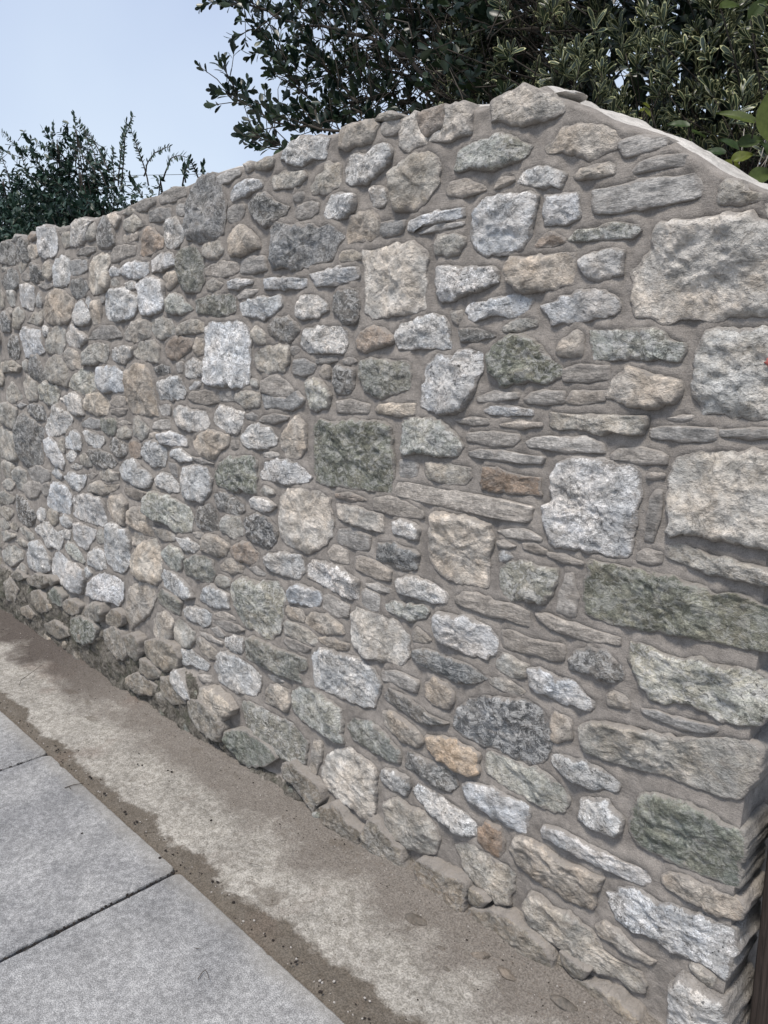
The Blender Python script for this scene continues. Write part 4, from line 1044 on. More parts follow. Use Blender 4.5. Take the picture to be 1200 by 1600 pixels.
TONE = {  # base colour, crust, moss
 'w': ((0.37, 0.38, 0.395), 1.0, 0.10), 'W': ((0.41, 0.42, 0.44), 1.0, 0.0), 'b': ((0.345, 0.36, 0.385), 0.6, 0.0), 'B': ((0.41, 0.435, 0.48), 0.9, 0.0),
 'g': ((0.25, 0.245, 0.235), 0.3, 0.18), 's': ((0.225, 0.222, 0.218), 0.0, 0.0), 't': ((0.258, 0.243, 0.226), 0.12, 0.0), 'T': ((0.31, 0.293, 0.27), 0.1, 0.0),
 'd': ((0.145, 0.148, 0.152), 0.9, 0.1), 'D': ((0.16, 0.165, 0.175), 1.0, 0.15), 'n': ((0.19, 0.196, 0.188), 0.6, 0.45), 'N': ((0.175, 0.184, 0.162), 0.6, 0.7),
 'm': ((0.31, 0.318, 0.305), 0.8, 0.4), 'M': ((0.35, 0.352, 0.325), 1.0, 0.6), 'p': ((0.345, 0.328, 0.31), 0.1, 0.0), 'P': ((0.335, 0.322, 0.306), 0.22, 0.0),
 'Q': ((0.325, 0.322, 0.315), 0.4, 0.12), 'G': ((0.27, 0.262, 0.25), 0.3, 0.25), 'r': ((0.20, 0.175, 0.157), 0.2, 0.0), 'R': ((0.17, 0.138, 0.115), 0.3, 0.0),
 'O': ((0.275, 0.225, 0.178), 0.2, 0.0), 'k': ((0.19, 0.176, 0.158), 0.35, 0.2), 'K': ((0.17, 0.18, 0.165), 0.7, 0.7)}

def build_stone(code, P, idx):
    """one rubble stone: chipped outline, chiselled facets, embedded back."""
    r_ = np.random.default_rng(1000 + idx)
    c = P.mean(0)
    x, z_ = P[:, 0] - c[0], P[:, 1] - c[1]
    # area centroid
    cr = x * np.roll(z_, -1) - np.roll(x, -1) * z_
    ar = cr.sum() / 2
    if abs(ar) > 1e-8:
        c = c + np.array([((x + np.roll(x, -1)) * cr).sum(), ((z_ + np.roll(z_, -1)) * cr).sum()]) / (6 * ar)
    if ar < 0: P = P[::-1]
    Pc = P - c
    # corner cut once, then even resampling
    Q = []
    for k in range(len(Pc)):
        a, b = Pc[k], Pc[(k + 1) % len(Pc)]
        Q += [a * 0.93 + b * 0.07, a * 0.07 + b * 0.93]
    Q = np.array(Q)
    seg = np.linalg.norm(np.roll(Q, -1, 0) - Q, axis=1); cum = np.concatenate([[0], np.cumsum(seg)])
    per = cum[-1]
    size = math.sqrt(abs(ar))
    dist = math.hypot(c[0], c[1] - 1.4, 1.4)
    step = 0.0042 * max(1.0, dist / 1.6)
    N = int(np.clip(per / step, 14, 150))
    ts = np.arange(N) / N * per
    Qc = np.vstack([Q, Q[:1]])
    O = np.stack([np.interp(ts, cum, Qc[:, 0]), np.interp(ts, cum, Qc[:, 1])], -1)
    jag = min(0.0075, size * 0.085) * (0.6 if code == 's' else 1.0)
    Wp = xyz((O[:, 0] + c[0]) * 55, (O[:, 1] + c[1]) * 55, idx * 0.37)
    nrm = O / np.maximum(np.linalg.norm(O, axis=1, keepdims=True), 1e-6)
    O = O + nrm * (jag * fbm(Wp, 80, 3))[:, None] * 1.5 + nrm * (0.0038 + 0.0030 * max(0.0, dist - 1.6))
    nr = int(np.clip(size * 0.5 / step, 4, 26))
    T = np.linspace(1, 0, nr + 1)[:-1]
    T = np.concatenate([[1.0], [1 - 0.35 * (1 - T[1])] if nr > 1 else [], T[1:]])
    big = min(1.0, size / 0.15)
    flat = code == 's'
    H0 = (0.0125 + 0.004 * r_.random()) if flat else (0.0155 + 0.009 * r_.random()) * (0.75 + 0.35 * big)
    if code in 'kK': H0 = 0.012 + 0.008 * r_.random()
    base = max(float(plinth(P[:, 0], P[:, 1]).max()) * 0.9, float(plinth(np.array([c[0]]), np.array([c[1]]))[0])) if c[1] < 0.45 else 0.0
    if code in 'kK': base = max(base, 0.024)
    # facets
    K = 3 if flat else int(3 + 4 * big)
    fc = []
    for k in range(K):
        th = r_.uniform(0, 2 * math.pi); g_ = r_.uniform(0.05, 0.22 if flat else 0.62) * (0.8 if k else 0.3)
        off = r_.uniform(0.25, 0.6) * size if k else 0
        pc = np.array([math.cos(th), math.sin(th)]) * off
        fc.append((pc, np.array([math.cos(th), math.sin(th)]) * -g_, r_.uniform(0, 0.10) * size * (0 if k == 0 else 0.5)))
    tilt = r_.normal(0, 0.06, 2) * (0.5 if flat else 1) + np.array([0, 0.05])
    Vs = []
    Vs.append(np.concatenate([O, np.full((N, 1), -0.035)], 1))        # embedded ring (height < 0)
    SMR = []
    dedge_scale = 0.0035 if flat else 0.0048
    for t in T:
        q = O * t
        rad = np.linalg.norm(O, axis=1) * (1 - t)
        h = np.full(N, 1e9)
        for pc, gr, a in fc:
            h = np.minimum(h, a + ((q - pc) * gr).sum(1))
        h = H0 + np.maximum(h, -H0 * 0.62) + (q * tilt).sum(1)
        wx = (q[:, 0] + c[0]); wz = (q[:, 1] + c[1])
        if flat:
            h = h + 0.0028 * fbm(xyz(wx * 14, wz * 60, idx), 90, 4) + 0.0010 * fbm(xyz(wx * 110, wz * 150, idx), 91, 2)
        else:
            rg = 1 - np.abs(fbm(xyz(wx * 15, wz * 17, idx * 1.7), 92, 4, 0.6)) * 2.4
            h = h + (0.0065 * big + 0.0015) * (rg - 0.55) + (0.0016 + 0.0024 * TONE[code][1]) * fbm(xyz(wx * 42, wz * 42, idx), 93, 4, 0.6)
            h = h + 0.0022 * fbm(xyz(wx * 120, wz * 120, idx), 94, 2)
        ed = 1 - np.exp(-rad / dedge_scale)
        SMR.append(np.exp(-rad / 0.008))
        h = np.maximum(h, 0.0118 + 0.0015 * np.sin(wx * 90 + wz * 70))
        h = h - (h - 0.0098) * (1 - ed) * 0.85
        Vs.append(np.concatenate([q, h[:, None]], 1))
    cen = Vs[-1].mean(0); cen[:2] = 0
    V = np.vstack(Vs + [cen[None]])
    V3 = np.stack([V[:, 0], -(V[:, 2] + base), V[:, 1]], -1)
    V3[:N, 1] = 0.03
    quoin = False
    # quoins carry on round the corner
    if P[:, 0].max() > -0.530 and code != 's' or P[:, 0].max() > -0.50:
        m = (V[:, 0] + c[0]) > -0.560
        m[N:] = False
        V3[:N][m[:N], 1] = 0.11
        quoin = True
        front = V3[N:2 * N].copy(); back = V3[:N].copy(); mids = []
        for kq in range(1, 7):
            s_ = kq / 7.0
            g_ = back * (1 - s_) + front * s_
            g_[:, [0, 2]] = front[:, [0, 2]]
            wob_ = fbm((g_ + np.array([c[0], 0, c[1]])) * 32, 96, 3) * 0.006 * math.sin(math.pi * s_) + 0.002 * fbm((g_ + c[0]) * 110, 97, 2)
            g_[:, 0] += nrm[:, 0] * wob_; g_[:, 2] += nrm[:, 1] * wob_ * 0.5
            mids.append(g_)
        V3 = np.vstack([V3[:N]] + mids + [V3[N:]])
    R = len(Vs) + (6 if quoin else 0)
    i = np.arange(R * N).reshape(R, N)
    F4 = np.stack([i[:-1], np.roll(i[:-1], -1, 1), np.roll(i[1:], -1, 1), i[1:]], -1).reshape(-1, 4)
    l = i[-1]; F3 = np.stack([l, np.roll(l, -1), np.full(N, R * N), np.full(N, R * N)], -1)
    sm = np.concatenate([np.ones(N)] + ([np.ones(6 * N)] if quoin else []) + SMR + [np.zeros(1)])
    return c, V3, F4, F3[:, :3], sm

def tone_of(code, idx):
    r_ = np.random.default_rng(5000 + idx)
    col, crust, moss = TONE[code]
    k = r_.uniform(0.90, 1.14) * (1.42 if code not in 'sKknNdD' else 1.22); w = r_.uniform(-0.03, 0.03)
    if code == 's': k *= r_.uniform(0.8, 1.25); w += r_.uniform(-0.01, 0.06)
    return (col[0] * k * (1.02 + w), col[1] * k, col[2] * k * (0.97 - w), crust * r_.uniform(0.4, 1.0)), moss * r_.uniform(0.6, 1.1)

PART_LABEL = {'O': 'rusty orange stone in the lower courses', 'R': 'reddish brown stone'}
def faces_of(F4, F3, off=0):
    return [tuple(f) for f in (F4 + off).tolist()] + [tuple(f) for f in (F3 + off).tolist()]
S_V, S_F, S_C, S_M, S_I, S_S = [], [], [], [], [], []
noff = 0
for idx, (code, P) in enumerate(stones + extra):
    if code in 'kK' :
        P = P.copy()
    c, V3, F4, F3, smr = build_stone(code, P, idx)
    tone, moss = tone_of(code, idx)
    mat = SLATE if code == 's' else STONE
    if idx < 299:
        n = len(V3)
        o = mesh_obj('stone', V3, faces_of(F4, F3), mat, wall, smooth=True, cols=np.tile(tone, (n, 1)), moss=np.full(n, moss), smear=smr)
        o.location = (c[0] - WO[0], 0, c[1])
        if code in PART_LABEL: o['label'] = PART_LABEL[code]
    else:
        V3 = V3 + np.array([c[0], 0, c[1]]) - WO
        S_S.append(smr); S_V.append(V3); S_F += faces_of(F4, F3, noff)
        S_C.append(np.tile(tone, (len(V3), 1))); S_M.append(np.full(len(V3), moss))
        S_I += [1 if code == 's' else 0] * (len(F4) + len(F3)); noff += len(V3)
o = mesh_obj('small_stones', np.vstack(S_V), S_F, STONE, wall, mats=[STONE, SLATE], midx=S_I, cols=np.vstack(S_C), moss=np.concatenate(S_M), smear=np.concatenate(S_S))
o['kind'] = 'stuff'

# broken rubble of the old footing, half buried in its render
items_, off_ = [], 0
rf = np.random.default_rng(88)
def rubble(center, sz, seed):
    return lump(center, 1.0, seed, sz, 8, 12)
rp = NT('red_paint'); RED = rp.done(rp.mix(rp.noise(rp.pos(), 300, 4), (0.40, 0.08, 0.07), (0.32, 0.14, 0.12)), 0.8)
m0 = at(1197, 566, -0.03)
best = None
for o_ in wall.children:
    if o_.name.startswith('stone'):
        vs = np.array([v.co for v in o_.data.vertices]) + np.array(o_.location) + WO
        dd = np.hypot(vs[:, 0] - m0[0], vs[:, 2] - m0[2]); i_ = int(dd.argmin())
        if best is None or dd[i_] < best[0]:
            near = vs[dd < 0.012]
            if len(near): best = (dd[i_], near)
pts = best[1]; pts = pts[pts[:, 1] < -0.004]
V = [(0, 0, 0)]; c0 = np.array([m0[0], pts[:, 1].min() - 0.0012, m0[2]])
for k in range(12):
    th = 2 * math.pi * k / 12; r__ = 0.0052 * (1 + 0.4 * math.sin(k * 2.3))
    V.append((r__ * math.cos(th), 0.0022, r__ * 1.3 * math.sin(th)))
for k in range(12):
    th = 2 * math.pi * k / 12; r__ = 0.0060 * (1 + 0.4 * math.sin(k * 2.3))
    V.append((r__ * math.cos(th), 0.008, r__ * 1.3 * math.sin(th)))
F = [(0, 1 + (k + 1) % 12, 1 + k) for k in range(12)] + [(1 + k, 1 + (k + 1) % 12, 13 + (k + 1) % 12, 13 + k) for k in range(12)]
o = mesh_obj('paint_mark', V, F, RED, wall); o.location = c0 - WO; o['label'] = 'small red paint mark on a quoin'

# cap: rough mortar with stone flakes on the level top
cap_v, cap_f, off = [], [], 0

# lumps of stone bedded along the crest
def lump(center, size, seed, squash=(1, 1, 1), nlat=7, nlon=10):
    r_ = np.random.default_rng(seed)
    V = [(0, 0, 1)]
    for a in range(1, nlat):
        for b in range(nlon):
            th = math.pi * a / nlat; ph = 2 * math.pi * b / nlon
            V.append((math.sin(th) * math.cos(ph), math.sin(th) * math.sin(ph), math.cos(th)))
    V.append((0, 0, -1)); V = np.array(V)
    pl = r_.normal(size=(7, 3)); pl /= np.linalg.norm(pl, axis=1, keepdims=True)
    k = np.ones(len(V))
    for p_ in pl:
        d = V @ p_
        k = np.where(d > 0.05, np.minimum(k, r_.uniform(0.62, 0.95) / np.maximum(d, 0.05)), k)
    V = V * k[:, None] * (1 + 0.10 * fbm(V * 2.5 + seed, 5, 3))[:, None]
    V = V * np.array(squash) * size / 2 + np.array(center)
    F = []
    for b in range(nlon):
        F.append((0, 1 + b, 1 + (b + 1) % nlon))
        for a in range(nlat - 2):
            p0 = 1 + a * nlon
            F.append((p0 + b, p0 + nlon + b, p0 + nlon + (b + 1) % nlon, p0 + (b + 1) % nlon))
        p0 = 1 + (nlat - 2) * nlon
        F.append((p0 + b, len(V) - 1, p0 + (b + 1) % nlon))
    return V, F
def join_lumps(items):
    Vs, Fs, off = [], [], 0
    for V, F in items:
        Vs.append(V); Fs += [tuple(i + off for i in f) for f in F]; off += len(V)
    return np.vstack(Vs), Fs
RV, RF, RC, RM = [], [], [], []; ro = 0
for k in range(150):
    u_ = -0.75 - 5.6 * rf.random() ** 0.85
    lv = float(np.interp(u_, [-5.2, -3.6, -2.45, -2.2, -1.9, -0.46], [0.30, 0.30, 0.25, 0.10, 0.055, 0.04]))
    z_ = rf.uniform(0.0, lv)
    w_ = rf.uniform(0.03, 0.10); h_ = w_ * rf.uniform(0.45, 0.8)
    d_ = rf.uniform(0.018, 0.038)
    yb = float(plinth(np.array([u_]), np.array([z_]))[0])
    V, F = rubble((u_, -yb + 0.006 + rf.uniform(-0.004, 0.006), z_), (w_, d_, h_), 1200 + k)
    V = V - WO
    RV.append(V); RF += [tuple(i + ro for i in f) for f in F]; ro += len(V)
    tone, moss = tone_of('k' if rf.random() < 0.7 else 'K', 1400 + k)
    RC.append(np.tile(tone, (len(V), 1))); RM.append(np.full(len(V), moss))
o = mesh_obj('footing_rubble', np.vstack(RV), RF, STONE, wall, smooth=False, cols=np.vstack(RC), moss=np.concatenate(RM)); o['kind'] = 'stuff'
u = -6.0
k = 0
while u < -1.15:
    w = random.uniform(0.05, 0.13)
    V, F = lump((0, 0, 0), 1.0, 300 + k, (w, random.uniform(0.09, 0.15), random.uniform(0.022, 0.05)), 8, 12)
    n = len(V)
    tone, moss = tone_of(random.choice('gwptgd'), 700 + k)
    o = mesh_obj('crest_stone', V * 1.0, F, STONE, wall, smooth=False, cols=np.tile(tone, (n, 1)), moss=np.full(n, moss))
    o.location = (u + w / 2 - WO[0], random.uniform(0.09, 0.15), float(top_at(u + w / 2)) + 0.004)
    u += w * random.uniform(1.0, 1.6); k += 1
V, F = lump((0, 0, 0), 1.0, 777, (0.075, 0.09, 0.016), 8, 12)
o = mesh_obj('crest_stone', V, F, CAPMORT, wall, smooth=False); o.location = (-0.955 - WO[0], 0.05, 1.928)

# ------------------------------------------------------------------ timber post beside the wall's end
def box(x0, x1, y0, y1, z0, z1, bev=0.004, nzs=24, seed=0, wob=0.002):
    # upright board with bevelled corners and slightly uneven faces
    r = bev; prof = [(x0 + r, y0), (x1 - r, y0), (x1, y0 + r), (x1, y1 - r), (x1 - r, y1), (x0 + r, y1), (x0, y1 - r), (x0, y0 + r)]
    V = []
    for k in range(nzs + 1):
        z = z0 + (z1 - z0) * k / nzs
        for i, (x, y) in enumerate(prof):
            n = fbm(xyz(np.array([x * 40 + i]), y * 40, z * 6 + seed), 3)[0] * wob
            V.append((x + n, y + n * 0.7, z))
    F = [(k * 8 + i, k * 8 + (i + 1) % 8, (k + 1) * 8 + (i + 1) % 8, (k + 1) * 8 + i) for k in range(nzs) for i in range(8)]
    F.append(tuple(range(7, -1, -1))); F.append(tuple(range(nzs * 8, nzs * 8 + 8)))
    return np.array(V), F
t = NT('weathered_timber')
gr = t.noise(t.pos((14, 14, 0.8)), 9, 6, 0.7, 0.6)
WOOD = t.done(t.mix(t.ramp(gr, [(0.3, 0.0), (0.7, 1.0)]), (0.018, 0.014, 0.012), (0.075, 0.058, 0.050)), 0.85, t.bump(gr, 0.9, 0.006))
post = tag(empty('timber_post', (-0.375, 0.078, 0)), 'weathered brown timber post standing beside the lower right end of the stone wall', 'post')
V, F = box(-0.055, 0.05, -0.045, 0.06, -0.08, 0.56, 0.006)
mesh_obj('shaft', V, F, WOOD, post)
V, F = box(0.056, 0.155, -0.03, -0.008, 0.02, 0.50, 0.003, seed=4)
mesh_obj('board', V, F, WOOD, post)

# ------------------------------------------------------------------ twigs, loose stones and crumbs
t = NT('dry_twig'); TWIG = t.done(t.mix(t.noise(t.pos(), 200, 3), (0.03, 0.024, 0.02), (0.075, 0.06, 0.048)), 0.8)
def tube(pts, r0, r1, n=6):
    pts = np.array(pts, float); V, F = [], []
    for k, p in enumerate(pts):
        d = pts[min(k + 1, len(pts) - 1)] - pts[max(k - 1, 0)]
        d /= np.linalg.norm(d) + 1e-9
        a = np.cross(d, [0, 0, 1.0] if abs(d[2]) < 0.9 else [1.0, 0, 0]); a /= np.linalg.norm(a); b = np.cross(d, a)
        r = r0 + (r1 - r0) * k / (len(pts) - 1)
        for i in range(n):
            th = 2 * math.pi * i / n
            V.append(p + r * (a * math.cos(th) + b * math.sin(th)))
    for k in range(len(pts) - 1):
        for i in range(n):
            F.append((k * n + i, k * n + (i + 1) % n, (k + 1) * n + (i + 1) % n, (k + 1) * n + i))
    F.append(tuple(range(n - 1, -1, -1))); F.append(tuple(range((len(pts) - 1) * n, len(pts) * n)))
    return np.array(V), F
def merge(parts):
    return join_lumps(parts)
def twig(px, label, r=0.0011, z=0.006, fork=None):
    P = np.array([on_ground(x, y, z) for x, y in px]); P[:, 2] += 0.0015 * np.arange(len(P))
    o0 = P[0].copy()
    parts = [tube(P - o0, r, r * 0.6)]
    if fork:
        Q = np.array([on_ground(x, y, z) for x, y in fork]); Q[:, 2] += 0.0025 * np.arange(len(Q))
        parts.append(tube(Q - o0, r * 0.8, r * 0.5))
    V, F = merge(parts)
    o = mesh_obj('twig', V, F, TWIG); o.location = o0
    return tag(o, label, 'twig', 'twigs lying on the paving and the strip')
twig([(101, 1231), (114, 1227), (131, 1225)], 'short black twig with a side spur lying on the middle paving slab', 0.0016, 0.008, [(108, 1229), (111, 1234)])
twig([(309, 1530), (316, 1520), (321, 1517), (325, 1525), (327, 1534)], 'small hooked black twig lying on the nearest paving slab', 0.0011, 0.008)
twig([(306, 1482), (312, 1483)], 'tiny straight dark splinter beside the hooked twig on the nearest slab', 0.001, 0.008)
twig([(387, 1348), (398, 1351), (409, 1355)], 'straight brown twig on pale concrete between the slabs and the wall', 0.0009, 0.006)
twig([(30, 1071), (33, 1063), (48, 1053), (66, 1040)], 'long thin bent stalk on the concrete strip at the far left', 0.0012, 0.01)
twig([(225, 1301), (240, 1302), (250, 1300)], 'thin curved dark stalk in the soil along the middle slab edge', 0.0008, 0.0)
twig([(513, 1226 + 40), (516, 1266 + 22)], 'short pale straw stuck in dirt against the wall foot', 0.0008, 0.03)

t = NT('dark_crumb'); CR_D = t.done((0.022, 0.018, 0.016), 0.9)
t = NT('dusty_grit'); CR_M = t.done((0.17, 0.145, 0.122), 0.95)
t = NT('pale_crumb'); CR_P = t.done((0.34, 0.32, 0.30), 0.9)
items, mids = [], []
def crumb(x, y, z, s, mid, k):
    V, F = lump((x, y, z + s * 0.2), s, 900 + k, (random.uniform(0.8, 1.5), random.uniform(0.8, 1.3), random.uniform(0.5, 0.8)), 4, 5)
    items.append((V, F)); mids.extend([mid] * len(F))
for k in range(520):
    m = random.random()
    x = -0.6 - 4.2 * random.random() ** 1.3
    if m < 0.50: y = -0.462 + abs(random.gauss(0, 0.022)); s = random.uniform(0.002, 0.007)
    elif m < 0.64: y = random.uniform(-0.44, -0.08); s = random.uniform(0.0015, 0.005)
    elif m < 0.92: y = -0.05 - abs(random.gauss(0, 0.07)); s = random.uniform(0.002, 0.006)
    else: y = random.uniform(-1.1, -0.49); s = random.uniform(0.001, 0.003)
    z = float(strip_height(np.array([x]), np.array([y]))[0]) if y > -0.475 else 0.004
    crumb(x, y, z, s, 0 if random.random() < 0.66 else 1, k)
for q, (px, py) in enumerate([(88, 1172), (91, 1170), (140, 1213), (143, 1215), (163, 1239), (195, 1268), (214, 1283), (210, 1285), (259, 1327), (276, 1362), (272, 1365), (201, 1402), (332, 1376), (365, 1408), (455, 1504), (462, 1502), (502, 1548),
        (217, 1176), (215, 1193), (222, 1195), (262, 1203), (268, 1205), (128, 1303), (250, 1341), (249, 1342), (330, 1281), (340, 1377)]):
    p = on_ground(px, py, 0.004)
    crumb(p[0], p[1], 0.004 if p[1] < -0.478 else 0.0, random.uniform(0.006, 0.011), 0, 2000 + q)
for q, (px, py) in enumerate([(463, 1499), (522, 1534), (578, 1565), (570, 1560), (500, 1533)]):
    p = on_ground(px, py, 0.0)
    crumb(p[0], p[1], 0.0, 0.007, 1, 3000 + q)
for k in range(150):          # soil caught in the joints between the slabs
    xj = x_j + (SW + J) * random.choice((-1, 0, 0, 0)); m = random.random()
    crumb(xj + random.gauss(0, 0.004), -0.49 - 0.58 * m, -0.001, random.uniform(0.003, 0.008), 0, 9000 + k)
for k in range(2600):
    x = -0.6 - 3.6 * random.random() ** 1.5
    y = (-0.06 - abs(random.gauss(0, 0.075))) if random.random() < 0.75 else random.uniform(-0.46, -0.06)
    z = float(strip_height(np.array([x]), np.array([y]))[0])
    crumb(x, y, z - 0.0004, random.uniform(0.0015, 0.0042), 2 if random.random() < 0.86 else random.randint(0, 1), 5000 + k)
V, F = join_lumps(items)
tag(mesh_obj('soil_crumbs', V, F, CR_D, smooth=False, mats=[CR_D, CR_P, CR_M], midx=mids), 'dark and pale crumbs of soil and grit scattered along the slab edge', 'grit', kind='stuff')
# stone scraps lying against the footing
for q, (px, py, s, lab) in enumerate([
        (650, 1437, 0.040, 'half buried brown stone scrap lying in front of the footing stones'),
        (752, 1495, 0.030, 'flat sliver of stone in the dirt left of the longest footing stone'),
        (790, 1522, 0.034, 'narrow grey stone scrap under the longest footing stone'),
        (690, 1482, 0.016, 'little lump of dried mortar on the strip in front of the wall'),
        (697, 1514, 0.014, 'small mortar lump nearest the bottom of the dusty strip'),
        (42, 1008, 0.020, 'pale stone chip on the dark dirt at the far left'),
        (880, 1570, 0.04, 'greyish stone scrap by the foot of the wall near the bottom edge')]):
    p = on_ground(px, py, 0.0)
    V, F = lump((0, 0, 0), 1.0, 60 + q, (s * 1.7, s * 0.8, s * 0.5), 8, 12)
    tone, moss = (0.15, 0.135, 0.12, 0.0), 0.1
    o = mesh_obj('stone_scrap', V, F, STONE, smooth=False, cols=np.tile(tone, (len(V), 1)), moss=np.full(len(V), moss * 0.3))
    o.location = (p[0], p[1], float(strip_height(np.array([p[0]]), np.array([p[1]]))[0]) + s * 0.05)
    o.rotation_euler = (0, 0, random.uniform(-0.3, 0.5))
    tag(o, lab, 'stone', 'stone scraps along the foot of the wall')

# ------------------------------------------------------------------ plants behind the wall
def leaf_mat(name, c1, c2, rough=0.42, spec=0.35, trans=0.0):
    t = NT(name)
    at_ = t.new('ShaderNodeAttribute', attribute_name='tone')
    c = t.mix(at_.outputs['Fac'], c1, c2)
    n = t.noise(t.pos(), 120, 2)
    c = t.mix(1.0, c, t.ramp(n, [(0.3, 0.8), (0.7, 1.2)]), 'MULTIPLY')
    m = t.done(c, rough, None, spec)
    if trans:
        tr = t.new('ShaderNodeBsdfTranslucent'); t.l.new(c, tr.inputs['Color'])
        mx = t.new('ShaderNodeMixShader'); mx.inputs[0].default_value = trans
        t.l.new(t.b.outputs[0], mx.inputs[1]); t.l.new(tr.outputs[0], mx.inputs[2]); t.l.new(mx.outputs[0], t.out.inputs['Surface'])
    return m
L_VAR = leaf_mat('variegated_leaf', (0.010, 0.022, 0.016), (0.040, 0.062, 0.030), 0.34, 0.5, 0.08)
L_EDGE = leaf_mat('leaf_margin', (0.20, 0.23, 0.13), (0.58, 0.58, 0.32), 0.5, 0.3, 0.12)
L_TREE = leaf_mat('dark_leaf', (0.010, 0.024, 0.018), (0.045, 0.070, 0.030), 0.36, 0.45, 0.1)
L_LEFT = leaf_mat('small_leaf', (0.012, 0.034, 0.024), (0.040, 0.075, 0.048), 0.45, 0.35, 0.15)
L_BROAD = leaf_mat('broad_leaf', (0.025, 0.055, 0.022), (0.17, 0.19, 0.03), 0.45, 0.35, 0.3)
t = NT('shrub_bark'); BARK = t.done(t.mix(t.noise(t.pos((1, 1, 0.3)), 60, 5), (0.022, 0.019, 0.016), (0.070, 0.060, 0.050)), 0.9, t.bump(t.noise(t.pos(), 120, 4), 0.6, 0.004))

def leaf_template(w, L, var=False, curl=0.18, tipw=0.62, fold=0.12):
    rows = [0.0, 0.3, 0.62, 0.88, 1.0]
    prof = [0.08, 0.65, 1.0, 0.72, 0.06] if tipw > 0.5 else [0.08, 0.9, 0.85, 0.4, 0.03]
    cols = [-1, -0.76, 0, 0.76, 1] if var else [-1, 0, 1]
    V = []
    for r_, p_ in zip(rows, prof):
        for c_ in cols:
            V.append((c_ * p_ * w / 2, r_ * L, -curl * L * r_ * r_ + fold * w * abs(c_) * p_))
    n = len(cols); F, Mi = [], []
    for a in range(len(rows) - 1):
        for b in range(n - 1):
            F.append((a * n + b, a * n + b + 1, (a + 1) * n + b + 1, (a + 1) * n + b))
            Mi.append(1 if var and (b == 0 or b == n - 2 or a == len(rows) - 2) else 0)
    return np.array(V), np.array(F), np.array(Mi)

def scatter_leaves(name, tpl, pos, direc, upv, scale, mats, parent, tone):
    """every leaf its own curved blade: pos base, direc along it, upv its face"""
    V, F, Mi = tpl; n = len(pos)
    d = direc / np.linalg.norm(direc, axis=1, keepdims=True)
    s = np.cross(d, upv); s /= np.linalg.norm(s, axis=1, keepdims=True) + 1e-9
    u = np.cross(s, d)
    W = (V[None, :, 0, None] * s[:, None] + V[None, :, 1, None] * d[:, None] + V[None, :, 2, None] * u[:, None]) * scale[:, None, None] + pos[:, None]
    FF = (F[None] + (np.arange(n) * len(V))[:, None, None]).reshape(-1, 4)
    cols = np.repeat(tone, len(V)); C4 = np.stack([cols, cols, cols, np.ones_like(cols)], -1)
    o = mesh_obj(name, W.reshape(-1, 3) - np.array(parent.location), FF, None, parent, mats=mats, midx=np.tile(Mi, n), cols=C4)
    o['kind'] = 'stuff'
    return o

def rosettes(tips, axes, k0, k1, open0, open1, Lr, rg, below=0.03):
    P, D, U, S = [], [], [], []
    for p, a in zip(tips, axes):
        a = a / np.linalg.norm(a)
        e1 = np.cross(a, [0.3, 0.2, 0.9]); e1 /= np.linalg.norm(e1); e2 = np.cross(a, e1)
        k = rg.integers(k0, k1 + 1); ph0 = rg.uniform(0, 6.28)
        for i in range(k):
            ph = ph0 + i * 2.399 + rg.normal(0, 0.2)
            op = rg.uniform(open0, open1) * (0.55 + 0.45 * (i / k))
            rad = e1 * math.cos(ph) + e2 * math.sin(ph)
            D.append(a * math.cos(op) + rad * math.sin(op))
            U.append(a * math.sin(op) - rad * math.cos(op) + rg.normal(0, 0.15, 3))
            P.append(p - a * below * (i / k) + rad * 0.001)
            S.append(rg.uniform(*Lr) * (1 if i > 1 else 0.7))
    return np.array(P), np.array(D), np.array(U), np.array(S)

def branch_path(a, b, n, wob, rg, sag=0.0):
    a, b = np.array(a, float), np.array(b, float); L = np.linalg.norm(b - a)
    P = [a + (b - a) * k / n for k in range(n + 1)]
    off = np.cumsum(rg.normal(0, wob * L / n, (n + 1, 3)), 0); off[0] = 0
    off -= np.outer(np.arange(n + 1) / n, off[-1])
    P = np.array(P) + off
    P[:, 2] += sag * L * np.sin(np.linspace(0, math.pi, n + 1))
    return P

# --- big variegated shrub behind the right half
rg = np.random.default_rng(21)
shrub = tag(empty('variegated_shrub', (-1.0, 1.3, 0)), 'large dense shrub of narrow cream edged leaves behind the right half of the wall', 'shrub')
so = np.array(shrub.location)
parts = []
for k in range(9):
    a = np.array([-1.3 + 0.16 * k, 1.15 + rg.uniform(-0.2, 0.25), 0.0]); b = a + np.array([rg.uniform(-0.5, 0.5), rg.uniform(-0.3, 0.3), rg.uniform(2.3, 3.2)])
    V, F = tube(branch_path(a, b, 12, 0.25, rg) - so, 0.022, 0.006, 7)
    mesh_obj('trunk', V, F, BARK, shrub)
def shrub_front(x):        # the shrub's near surface
    return 0.50 + 0.10 * np.sin(x * 5.1) + 0.06 * np.sin(x * 13 + 1)
def shrub_tips(n, front, deep):
    tips, axes = [], []
    while len(tips) < n:
        x = rg.uniform(-2.2, 0.30); z = rg.uniform(1.45, 3.15)
        y = shrub_front(x) + 0.10 * math.sin(z * 7 + x * 4) + rg.uniform(front, deep)
        if y < 0.40: continue
        # screen of shoots thins out to the left where the tree takes over
        u_ = x + 0.95 * (y - 0.5)
        d = np.clip((u_ + 1.72) / 0.22, 0, 1)
        if fbm(np.array([[x * 4.5, y * 4.5, z * 4.5]]), 7, 2)[0] < -0.16: d *= 0.25
        if z < 1.93 and front < 0.3: d *= 0.6
        if rg.random() > d: continue
        tips.append((x, y, z)); axes.append((rg.normal(0, 0.45), -0.55 + rg.normal(0, 0.5), 0.75 + rg.normal(0, 0.35)))
    return np.array(tips), np.array(axes)
